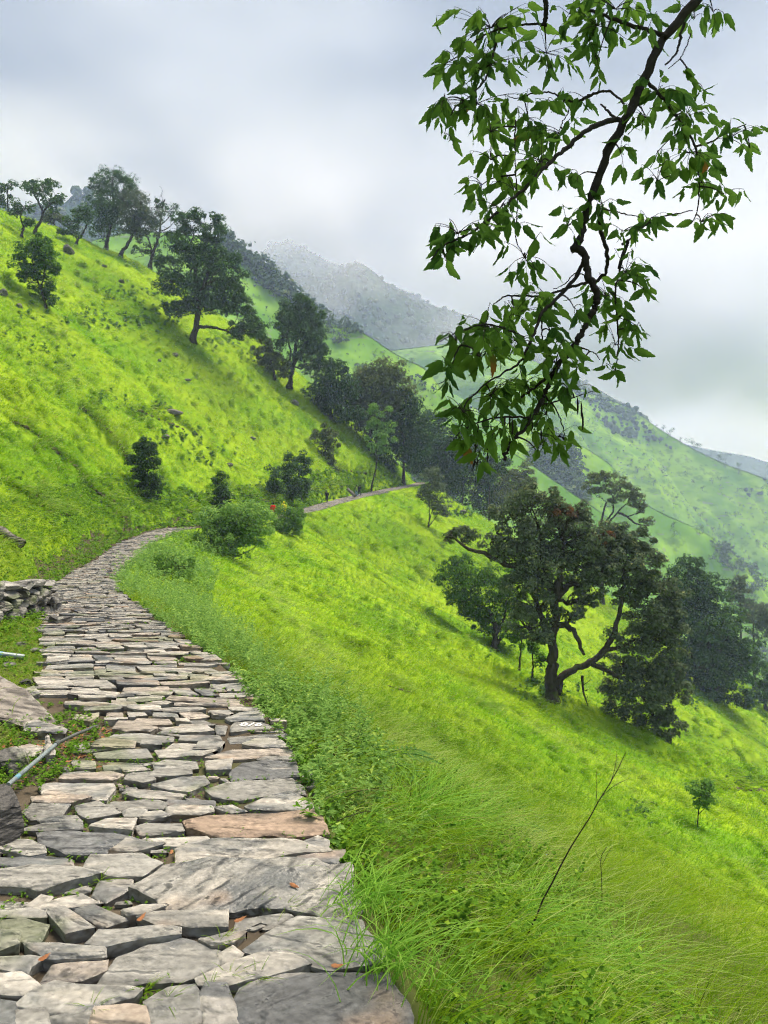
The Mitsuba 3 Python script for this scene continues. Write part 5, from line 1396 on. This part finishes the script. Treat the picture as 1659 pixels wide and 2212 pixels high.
a = P(-8, 1752, 3.35)
add_rock('rock', np.array([a[0], a[1], float(_pz(3.35)) + .10]), (.135, .16, .17), 3, 'dark squarish rock standing beside the path under the pipe end', .12, .3)
a = on_ray(-6, 1690)
add_rock('rock', a + [0, .15, .05], (.10, .12, .10), 4, 'small dark rock behind the squarish rock', .2, 1.)
for ring, lift, th, r, lab, tilt in [([(-90, 1500), (-10, 1508), (55, 1524), (110, 1556), (168, 1580), (150, 1594), (85, 1580), (0, 1572), (-90, 1570)], .10, .2, .86, 'large sloping dark grey slab rock lying on the verge', (-.16, .03)),
                                     ([(42, 1578), (70, 1570), (98, 1578), (140, 1590), (135, 1600), (95, 1596), (45, 1590)], .05, .1, .55, 'pale flat stone in front of the sloping slab rock', (0, 0)),
                                     ([(85, 1635), (95, 1612), (108, 1628), (112, 1648), (92, 1650)], .06, .1, .5, 'pale pointed stone propped against the pipe', (0, 0)),
                                     ([(10, 1625), (60, 1618), (95, 1625), (80, 1640), (20, 1642)], .03, .08, .6, 'flat beige stone on the littered verge', (0, 0)), ([(45, 1502), (70, 1496), (82, 1508), (60, 1514)], .05, .08, .4, 'small pale stone above the sloping slab rock', (0, 0)), ([(8, 1500), (30, 1494), (48, 1502), (30, 1512)], .05, .08, .84, 'small dark stone above the sloping slab rock', (0, 0))]:
    g_ = plan(ring)
    key = numbered('verge_stone')
    V, f = slab(g_, float(_pz(g_[:, 1].mean())) + lift, th, len(lab), .04, jag=.014, relief=.014, bevel=.016, tilt=tilt)
    put(key, (V, f), 'slate' if r != .86 else 'brown_slab', smooth=True, uv=uvs(V, r if r != .86 else -.05, .5))
    tag(key, lab, 'stone')
for k, (u, v, s, sq, lab) in enumerate([(372, 893, 26, .32, 'dark rock ledge breaking out of the grass above the shrub'), (357, 945, 13, .5, 'dark rock below the ledge in the grass'), (148, 545, 17, .8, 'dark pointed boulder under the ridge trees'), (42, 664, 9, .8, 'small dark rock on the steep slope near the bushy tree'), (6, 636, 13, .8, 'dark rock at the edge of the view on the steep slope'),
                                 (376, 768, 9, .7, 'small pale rock on the slope under the forked tree'), (637, 872, 12, .7, 'dark rock near the shoulder line above the path'), (405, 822, 8, .5, 'flat small rock on the middle slope'), (545, 948, 9, .5, 'small grey rock on the slope above the three shrubs'), (262, 610, 10, .5, 'dark low rock on the upper slope'),
                                 (302, 553, 9, .5, 'low rock just under the ridge trees'), (225, 576, 8, .5, 'small rock on the grass below the tall airy tree'), (495, 1005, 10, .5, 'grey rock in the grass above the bright bush'), (690, 880, 8, .5, 'small rock at the edge of the dark wood'), (90, 525, 12, .6, 'dark boulder at the foot of the gnarled tree'), (1000, 1108, 9, .7, 'dark rock on the grass right of the many-stemmed tree'),
                                 (345, 780, 7, .5, 'tiny dark rock on the slope'), (150, 1245, 12, .4, 'rock jutting from the path bank')]):
    p = on_ray(u, v)
    if p is not None:
        m = p[1] / F
        add_rock('rock', p + [0, 0, s * m * sq * .25], (s * m, s * m * .8, s * m * sq), 30 + k, lab, .35, k * 1.3, .15, sub=2)
# the dry-stone wall at the left
A, B = on_ray(-70, 1352), on_ray(108, 1322)
print('wall', A, B)
tag('stone_wall', 'low dry-stone wall of rough grey rocks beside the path', 'wall')
along = unit(B - A)
wl = np.linalg.norm(B - A)
gwall = np.random.default_rng(3)
back = np.array([-along[1], along[0], 0])
x = 0.
for row, (h0, hh) in enumerate([(0, .20), (.185, .17), (.345, .15), (.48, .13)]):
    x = gwall.uniform(-.1, .05)
    while x < wl * (1.0 if row < 2 else (.95 if row == 2 else .80)):
        w = gwall.uniform(.16, .38) * (1.45 if row == 3 else 1)
        at = A + along * (x + w / 2) + back * gwall.uniform(-.03, .03)
        at = at + [0, 0, h0 + hh / 2 - .04]
        v, f = rock(200 + row * 20 + int(x * 50), (w * .56, .2, hh * .60), 7, 3, .02, .55)
        ang = math.atan2(along[1], along[0]) + gwall.normal(0, .07)
        m = place((v, f), at, ang, gwall.normal(0, .05))
        put(numbered('stone_wall__stone'), m, 'rock_face', smooth=False, uv=uvs(m[0], gwall.uniform(.5, 1.6) + .5 * (row == 3), .5))
        x += w
p = on_ray(128, 1352)
add_rock('rock', p + [0, 0, .05], (.22, .16, .15), 77, 'pale rock at the path edge by the end of the dry-stone wall', .9, .4)
for k, (u, v, lab) in enumerate([(48, 1395, 'dark stone in the verge grass below the wall'), (20, 1440, 'flat stone in the grass by the pipe stub'), (75, 1410, 'small dark stone on the verge near the pipe stub'), (100, 1360, 'stone on the worn earth by the wall end'), (55, 1480, 'grey stone in the verge grass above the slab rock')]):
    p = on_ray(u, v)
    add_rock('rock', p + [0, 0, .02], (.07, .06, .035), 90 + k, lab, .5, k, sub=2)
# weathered log on the bank at the left, leaning log by the hikers, retaining wall of the upper path
scene['weathered_wood'] = {'type': 'twosided', 'bsdf': {'type': 'diffuse', 'reflectance': proc(lambda p, n, uv: mix((.03, .028, .026), (.24, .225, .20), smoothstep(.35, .7, tf(p.x * 5, p.y * 5, p.z * 22, 4))))}}
p = on_ray(30, 1182)
d = p[1]
put('log', tube(curve([P(-60, 1112, d + .4), P(0, 1146, d + .1), P(50, 1176, d)], 14), S(10, d) * (1 + .12 * gw.normal(0, 1, 14)), 9, .3, 4), 'weathered_wood', smooth=True)
tag('log', 'split dark weathered log jutting from the weedy bank', 'log')
put('log_001', tube(curve([P(750, 1056, 110.2), P(758, 1063, 109.8), P(767, 1071, 109.2)], 8), S(4, 110) * np.linspace(.8, 1.1, 8), 7, .25, 4), 'weathered_wood', smooth=True)
tag('log_001', 'dark fallen log leaning down the bank behind the hikers', 'log')
tag('stone_wall_001', 'short dark retaining wall under the upper path', 'wall')
for row in range(3):
    for k in range(7):
        y = 116.5 + k * .95
        xx = float(_px(y) + _pw(y)) + .05 + row * .1
        m = place(rock(300 + row * 9 + k, (.55, .4, .3), 8, 1), np.array([xx, y, float(_pz(y)) - .25 - row * .45]), .9)
        put(numbered('stone_wall_001__stone'), m, 'rock_face', smooth=True, uv=uvs(m[0], gw.uniform(.2, .6), .5))
# pipes
scene['pipe_metal'] = {'type': 'principled', 'base_color': proc(lambda p, n, uv: mix((.10, .13, .145), (.26, .30, .325), tf(p.x * 25, p.y * 25, p.z * 25, 3))), 'roughness': .4, 'metallic': .35}
scene['pipe_dark'] = {'type': 'principled', 'base_color': proc(lambda p, n, uv: mix((.03, .035, .035), (.11, .115, .11), tf(p.x * 25, p.y * 25, p.z * 25, 3))), 'roughness': .45}
scene['pipe_blue'] = {'type': 'principled', 'base_color': {'type': 'rgb', 'value': [.10, .22, .30]}, 'roughness': .4}


def low(u, v, lift):
    q = plan([(u, v)])[0]
    q = q * (1 - lift / 1.62)
    return np.array([q[0], q[1], float(_pz(q[1])) + lift])


ends = [low(8, 1706, .085), low(116, 1613, .06), low(188, 1580, .045), low(206, 1572, .02)]
put('pipe__section', tube(np.array([ends[0], ends[0] * .5 + ends[1] * .5, ends[1]]), .0125, 14), 'pipe_metal', smooth=40)
put('pipe__section_001', tube(curve([ends[1], ends[1] * .5 + ends[2] * .5 + [0, 0, .004], ends[2], ends[3]], 12), np.r_[np.full(10, .0105), .008, .006], 12), 'pipe_dark', smooth=40)
e = unit(ends[1] - ends[0])
put('pipe__coupling', tube(np.array([ends[1] - e * .03, ends[1] - e * .028, ends[1] + e * .028, ends[1] + e * .03]), np.array([.0135, .0165, .0165, .0135]), 14), 'pipe_dark', smooth=40)
put('pipe__band', tube(np.array([ends[0] + e * .10, ends[0] + e * .15]), .0131, 14), 'pipe_blue', smooth=40)
tag('pipe', 'grey water pipe with a coupling lying slanted beside the path', 'pipe')
a, b = on_ray(-60, 1428) + [0, 0, .10], on_ray(52, 1432) + [0, 0, .06]
put('pipe_001__section', tube(np.array([a, a * .5 + b * .5, b]), .030, 14), 'pipe_metal', smooth=40)
e = unit(b - a)
put('pipe_001__band', tube(np.array([b - e * .30, b - e * .20]), .0312, 14), 'pipe_blue', smooth=40)
tag('pipe_001', 'short pale pipe end poking out of the verge grass', 'pipe')
# litter
scene['dead_leaf'] = {'type': 'twosided', 'bsdf': {'type': 'diffuse', 'reflectance': proc(lambda p, n, uv: mix((.13, .055, .03), (.33, .16, .08), tn(p.x * 30, p.y * 30, p.z * 30)))}}
for cx, cy, lab in [(1128, 525, 'reddish fallen leaf on the biggest slab'), (905, 683, 'orange fallen leaf beside the flat grey slab'), (1290, 862, 'orange fallen leaf by the bottom corner slab'), (660, 390, 'brown fallen leaf on the dirt above the biggest slab'), (240, 30, 'curled brown leaf at the pipe'), (125, 845, 'small orange leaf chip among the lower stones'), (520, 682, 'long reddish leaf beside the flat slab')]:
    q = plan([C1([(cx, cy)])[0]])[0]
    L = .05
    v, f, _ = LEAVES[cx % 7]
    R = trimesh.transformations.euler_matrix(1.45, .2, cx * .7)[:3, :3]
    key = numbered('fallen_leaf')
    put(key, ((v * L) @ R.T + [q[0], q[1], float(_pz(q[1])) + .024], f), 'dead_leaf', smooth=True)
    tag(key, lab, 'leaf')
n = 520
lx, ly = gw.normal(-2.0, .22, n), gw.normal(4.75, .28, n)
L = gw.uniform(.008, .024, n)
a = gw.uniform(0, 6.28, n)
c = np.stack([lx, ly, ground_z(lx, ly) + .012], 1)
dx, dy = np.stack([np.cos(a), np.sin(a), gw.normal(0, .25, n)], 1), np.stack([-np.sin(a), np.cos(a), gw.normal(0, .25, n)], 1)
V = np.stack([c - dx * L[:, None], c + dy * L[:, None] * .5, c + dx * L[:, None], c - dy * L[:, None] * .5], 1).reshape(-1, 3)
b = (np.arange(n) * 4)[:, None]
put('leaf_litter', (V, np.vstack([b + [0, 1, 2], b + [0, 2, 3]])), 'dead_leaf')
tag('leaf_litter', 'brown leaf litter scattered on the verge in front of the slab rock', 'leaf litter', kind='stuff')

# ---------------------------------------------------------------- people
import manifold3d as m3


def flesh(bones, edge=.06):
    """One continuous skin over bones: each a hull of two balls (a, ra, b, rb)."""
    parts_ = []
    for a, ra, b, rb in bones:
        s1 = m3.Manifold.sphere(ra, 8).translate(list(map(float, a)))
        s2 = m3.Manifold.sphere(rb, 8).translate(list(map(float, b)))
        parts_.append((s1 + s2).hull())
    m = m3.Manifold.batch_boolean(parts_, m3.OpType.Add)
    mesh = m.refine_to_length(edge).to_mesh()
    tm = trimesh.Trimesh(mesh.vert_properties[:, :3], mesh.tri_verts)
    trimesh.smoothing.filter_taubin(tm, iterations=8)
    return np.array(tm.vertices), np.array(tm.faces)


for k_, c_ in dict(skin=(.30, .17, .11), hair=(.012, .010, .009), red_cloth=(.62, .045, .025), yellow_cloth=(.75, .62, .03), black_cloth=(.018, .018, .02), navy_cloth=(.03, .04, .06), denim=(.22, .34, .48), pale_cloth=(.55, .55, .55), green_cloth=(.25, .36, .06), shoe=(.25, .24, .24)).items():
    scene[k_] = {'type': 'twosided', 'bsdf': {'type': 'diffuse', 'reflectance': {'type': 'rgb', 'value': list(c_)}}}


def person(x, y, face, label, top, legs, pack=None, hood=False, stride=.22, lean=.0, cape=False, arms=.25):
    key = numbered('person')
    z = float(_pz(y)) + .01
    R = trimesh.transformations.rotation_matrix(face, [0, 0, 1])[:3, :3]     # faces +y at 0
    at = lambda v: (v[0] @ R.T + [x, y, z], v[1])
    hip, neck = np.array([0, 0, .90]), np.array([0, lean, 1.40])
    sh = [np.array([s * .185, lean * .95, 1.36]) for s in (-1, 1)]
    hp = [np.array([s * .09, 0, .88]) for s in (-1, 1)]
    ft = [np.array([s * .10, s * stride, .07]) for s in (-1, 1)]
    kn = [(hp[i] + ft[i]) / 2 + [0, .07, .02] for i in (0, 1)]
    el = [sh[i] + [(-1, 1)[i] * .07, (-1, 1)[i] * -.08 + .02, -.27] for i in (0, 1)]
    ha = [el[i] + [-(-1, 1)[i] * .03, arms, -.14 if arms > .2 else -.24] for i in (0, 1)]
    head = neck + [0, .03 + lean * .3, .19]
    bones = [(hip, .13, neck - [0, 0, .14], .15), (neck - [0, 0, .05], .075, neck + [0, .01, .08], .055), (head, .095, head - [0, -.02, .07], .07), (head + [0, .085, -.02], .018, head + [0, .09, -.035], .016)]
    for i in (0, 1):
        bones += [(neck - [0, 0, .06], .09, sh[i], .07), (sh[i], .06, el[i], .045), (el[i], .045, ha[i], .03), (hp[i], .095, kn[i], .06), (kn[i], .06, ft[i], .04), (ft[i] - [0, .03, .02], .04, ft[i] + [0, .15, -.035], .032)]
        e = unit(ha[i] - el[i])
        w = np.array([1, 0, 0.])
        for q in range(4):
            s = ha[i] + e * .05 + w * (q - 1.5) * .019
            bones += [(ha[i], .028, s, .011), (s, .011, s + e * (.035 + .012 * (q in (1, 2))) + [0, 0, -.012], .009)]
        bones += [(ha[i], .02, ha[i] + e * .03 + w * .04 * (1, -1)[i], .011)]
    put(key + '__body', at(flesh(bones)), 'skin', smooth=True)
    put(key + '__hair', at(flesh([(head + [0, -.015, .025], .103, head + [0, -.03, -.02], .09)])), 'hair' if not hood else top, smooth=True)
    jk = [(hip + [0, 0, -.06], .165, neck - [0, 0, .14], .178)]
    for i in (0, 1):
        jk += [(neck - [0, 0, .07], .10, sh[i], .085), (sh[i], .08, el[i], .066), (el[i], .066, el[i] * .15 + ha[i] * .85, .05)]
        if cape:
            jk += [(sh[i], .085, hip + [(-1, 1)[i] * .20, 0, -.25], .10), (el[i], .07, hip + [(-1, 1)[i] * .18, 0, -.2], .08)]
    put(key + '__jacket', at(flesh(jk)), top, smooth=True)
    tr_ = []
    for i in (0, 1):
        tr_ += [(hip, .135, hp[i], .115), (hp[i], .112, kn[i], .078), (kn[i], .078, ft[i] + [0, 0, .03], .06)]
        put(numbered(key + '__shoe'), at(flesh([(ft[i] - [0, .04, .025], .05, ft[i] + [0, .16, -.035], .04)])), 'shoe', smooth=True)
    put(key + '__trousers', at(flesh(tr_)), legs, smooth=True)
    if pack:
        put(key + '__backpack', at(flesh([(neck + [0, -.22, -.1], .13, hip + [0, -.2, .1], .15), (neck + [.06, -.24, -.12], .1, hip + [.06, -.22, .1], .12), (neck + [-.06, -.24, -.12], .1, hip + [-.06, -.22, .1], .12)])), pack, smooth=True)
    tag(key, label, 'person')


on = lambda u, y: (u - CU) / F * y
person(on(590, 77), 77, .3, 'person in a red rain jacket walking behind the path bush', 'red_cloth', 'navy_cloth', cape=False)
person(on(613, 81), 81, .3, 'person in a hooded yellow rain cape walking behind the path bush', 'yellow_cloth', 'navy_cloth', hood=True, cape=True)
person(on(706, 104), 104, .2, 'person in black walking alone up the path with a backpack', 'black_cloth', 'black_cloth', pack='black_cloth', stride=.16)
person(on(770, 112), 112, .1, 'person in pale jeans with a green and navy backpack', 'navy_cloth', 'denim', pack='green_cloth', stride=.08)
person(on(776, 113.2), 113.2, -.5, 'person in dark clothes leaning forward ahead of the one in jeans', 'black_cloth', 'black_cloth', lean=.18, stride=.2)

# ---------------------------------------------------------------- woods and single bushes on the far hills
gf = np.random.default_rng(21)


def crowns(points, h, g, leaf, per=14, blob=5):
    """Small far trees: a few leaf clumps over a stem."""
    n = len(points)
    c = (points[:, None] + g.normal(0, 1, (n, blob, 3)) * h[:, None, None] * np.array([.24, .24, .22]) + (h * .62)[:, None, None] * np.array([0, 0, 1.0])).reshape(-1, 3)
    V, f, U = leaves(c, np.repeat(h * .34, blob), per, 1.0, g, .7, .7)
    cc = np.repeat(c, per * 4, 0)
    s = np.repeat(h, blob * per * 4)[:, None] * leaf
    mid = np.repeat(V.reshape(-1, 4, 3).mean(1), 4, 0)
    return mid + (V - mid) * s, f, U


def spots_on(V, n, inside, g):
    W_ = V[12:].reshape(-1, V.shape[1], 3) if False else V
    a = W_[:, 11:]
    i, j = g.integers(0, a.shape[0] - 1, n), g.integers(0, a.shape[1] - 1, n)
    s, t = g.random((2, n, 1))
    p = a[i, j] * (1 - s) * (1 - t) + a[i + 1, j] * s * (1 - t) + a[i, j + 1] * (1 - s) * t + a[i + 1, j + 1] * s * t
    u, v = CU + p[:, 0] / p[:, 1] * F, HORIZON - p[:, 2] / p[:, 1] * F
    return p[inside(u, v, p)]


def round_crowns(points, h, g):
    ico = trimesh.creation.icosphere(1)
    v0, f0 = np.array(ico.vertices), np.array(ico.faces)
    n = len(points)
    k = 1 + .34 * (g.random((n, len(v0), 1)) - .5)
    V = v0[None] * k * (h[:, None, None] * g.uniform(.30, .46, (n, 1, 3)) * np.array([1, 1, .95])) + (points + np.array([0, 0, 1]) * (h * .3)[:, None])[:, None]
    F_ = f0[None] + (np.arange(n) * len(v0))[:, None, None]
    U = np.repeat(np.stack([g.random(n), g.random(n)], -1), len(v0), 0)
    return V.reshape(-1, 3), F_.reshape(-1, 3), U


woods = []
nz = lambda p, f, s: meshkit.fbm(p * f, 3, s)
woods.append((spots_on(HA, 2700, lambda u, v, p: (u > 250) & (u < 1300), gf), 10))
woods.append((spots_on(HP, 1100, lambda u, v, p: (u > 300) & (u < 1200), gf), 12))
woods.append((spots_on(HL, 900, lambda u, v, p: (u > -100) & (u < 520), gf), 10))
woods.append((spots_on(HB1, 12000, lambda u, v, p: (u > 480) & (v < 560 + (u - 500) * .93) & (u < 690), gf)[:500], 7))
woods.append((spots_on(HB1, 30000, lambda u, v, p: (u > 690) & (u < 1000) & (nz(p, .035, 4) > .63), gf)[:260], 4))
woods.append((spots_on(HB2, 60000, lambda u, v, p: (((u - 1215 - (v - 1050) * .25) / 50) ** 2 + ((v - 1050) / 95) ** 2 + (nz(p, .06, 2) - .5) * 2.4 < 1), gf)[:330], 8))
woods.append((spots_on(HB2, 60000, lambda u, v, p: (u > 1240) & (u < 1700) & (v > 1120) & (nz(p, .02, 6) > .66), gf)[:220], 4.5))
woods.append((spots_on(HC, 30000, lambda u, v, p: (u > 1180) & (u < 1425) & (v < 925 + (u - 1250) * .2) & (nz(p, .022, 3) > .40 + .16 * gf.random(len(p)) + .10 * np.clip((v - 890) / 40, 0, 1)), gf)[:640], 7))
woods.append((spots_on(HC, 60000, lambda u, v, p: (u > 1000) & (nz(p, .011, 8) > .66), gf)[:420], 6))
parts_, round_ = [], []
for p, h in woods:
    (round_ if p[:, 1].mean() > 560 else parts_).append(round_crowns(p, h * gf.uniform(.5, 1.4, len(p)), gf) if p[:, 1].mean() > 560 else crowns(p, h * gf.uniform(.6, 1.35, len(p)), gf, .36, 5, 4))
V, f = join([(a, b) for a, b, _ in parts_])
scrub = [(spots_on(HC, 60000, lambda u, v, p: (u > 1000) & (u < 1700) & (nz(p, .02, 31) > .47), gf)[:1500], 2.0), (spots_on(HB2, 60000, lambda u, v, p: (u > 1000) & (u < 1700) & (nz(p, .03, 32) > .5), gf)[:700], 1.3), (spots_on(HB1, 60000, lambda u, v, p: (u > 500) & (u < 1100) & (nz(p, .035, 33) > .5), gf)[:700], 1.1)]
sc_ = [crowns(p, h * gf.uniform(.5, 1.6, len(p)), gf, .55, 3, 2) for p, h in scrub]
V2, f2 = join([(a, b) for a, b, _ in sc_])
put('scrub', (V2, f2), 'leaf_far', uv=np.vstack([u for _, _, u in sc_]))
tag('scrub', 'low scrub speckling the far green hillsides', 'scrub', kind='stuff')
Vr, fr = join([(a, b) for a, b, _ in round_])
put('forest_001', (Vr, fr), 'leaf_far', smooth=True, uv=np.vstack([u for _, _, u in round_]))
tag('forest_001', 'misty forest on the cloud covered peaks and the big hill top', 'forest', kind='stuff')
put('forest', (V, f), 'leaf_far', uv=np.vstack([u for _, _, u in parts_]))
tag('forest', 'dark woods on the nearer green spurs', 'forest', kind='stuff')
print('forest', len(f))


def far_plant(name, p, h, label, cat, group):
    key = numbered(name)
    g = np.random.default_rng(len(scene))
    V, f, U = crowns(p[None], np.array([h]), g, .17, 10, 6)
    put(key + '__crown', (V, f), 'leaf_dark', uv=U)
    put(key + '__trunk', tube(np.array([p - [0, 0, .5], p + [h * .03, 0, h * .3], p + [0, 0, h * .65]]), h * .022, 5), 'bark')
    tag(key, label, cat, group)


crest = [(1430, 930), (1450, 942), (1468, 952), (1480, 958), (1492, 963), (1512, 974), (1538, 985), (1550, 994), (1570, 1002), (1590, 1008)]
xs_ = HC[:, 11]
uc = CU + xs_[:, 0] / xs_[:, 1] * F
for k, (u, v) in enumerate(crest):
    i = np.argmin(np.abs(uc - u - gf.normal(0, 3)))
    far_plant('far_tree', xs_[i], gf.uniform(5, 10), 'small tree standing out on the far ridge against the sky', 'tree', 'small trees along the far ridge')
for hv_, n, where, band, hs in ((HC, 60, 'big hill below the cloud', lambda u, v, p: (u > 1250) & (u < 1659) & (v > 1000) & (v < 1240), (3.5, 7)), (HB2, 24, 'long spur descending to the view edge', lambda u, v, p: (u > 1390) & (u < 1655) & (v > 1130) & (v < 1400), (2.5, 5.5)), (HB1, 26, 'spur behind the dark wood', lambda u, v, p: (u > 700) & (u < 1000), (2.5, 5.))):
    for p in spots_on(hv_, 4000, band, gf)[:n]:
        far_plant('far_shrub', p, gf.uniform(*hs), 'small dark shrub dotting the ' + where, 'shrub', 'shrubs on the ' + where)

# ---------------------------------------------------------------- mist on the peaks
nz_, ny_, nx_ = 40, 12, 64
gz, gy, gx = np.meshgrid(np.linspace(0, 1, nz_), np.linspace(0, 1, ny_), np.linspace(0, 1, nx_), indexing='ij')
MX0, MX1, MY0, MY1, MZ0, MZ1 = -700., 700., 905., 1140., 60., 556.
wx, wy, wz = MX0 + gx * (MX1 - MX0), MY0 + gy * (MY1 - MY0), MZ0 + gz * (MZ1 - MZ0)
q = np.stack([wx * .0052, wy * .006, wz * .0075], -1)
dens = np.clip((meshkit.fbm(q + meshkit.fbm(q * 1.3 + 9, 3, 3)[..., None] * 1.2, 4, 13) - .42) * 3.2, 0, 1)
level = 250 - wx * .36          # the cloud base comes down to the right
dens = dens * np.clip((wz - level + 70) / 120, 0, 1) * np.clip(1.25 - (wz - level) / 330, .15, 1) + .16 * np.clip((wz - level) / 150, 0, 1)
edge = np.clip(np.minimum.reduce([gx * 8, (1 - gx) * 8, gy * 5, (1 - gy) * 5, gz * 6, (1 - gz) * 1.6]), 0, 1)
dens = (dens * edge * .030).astype(np.float32)[..., None]
scene['mist_air'] = {'type': 'heterogeneous', 'albedo': {'type': 'rgb', 'value': [.87, .88, .95]},
                     'sigma_t': {'type': 'gridvolume', 'grid': mi.VolumeGrid(dens), 'to_world': T().translate([MX0, MY0, MZ0]).scale([MX1 - MX0, MY1 - MY0, MZ1 - MZ0])}}
scene['mist'] = {'type': 'cube', 'to_world': T().translate([(MX0 + MX1) / 2, (MY0 + MY1) / 2, (MZ0 + MZ1) / 2]).scale([(MX1 - MX0) / 2, (MY1 - MY0) / 2, (MZ1 - MZ0) / 2]),
                 'bsdf': {'type': 'null'}, 'interior': {'type': 'ref', 'id': 'mist_air'}, 'exterior': {'type': 'ref', 'id': 'haze_air'}}
tag('mist', 'low drifting cloud hanging on the far peaks', 'mist', kind='stuff')
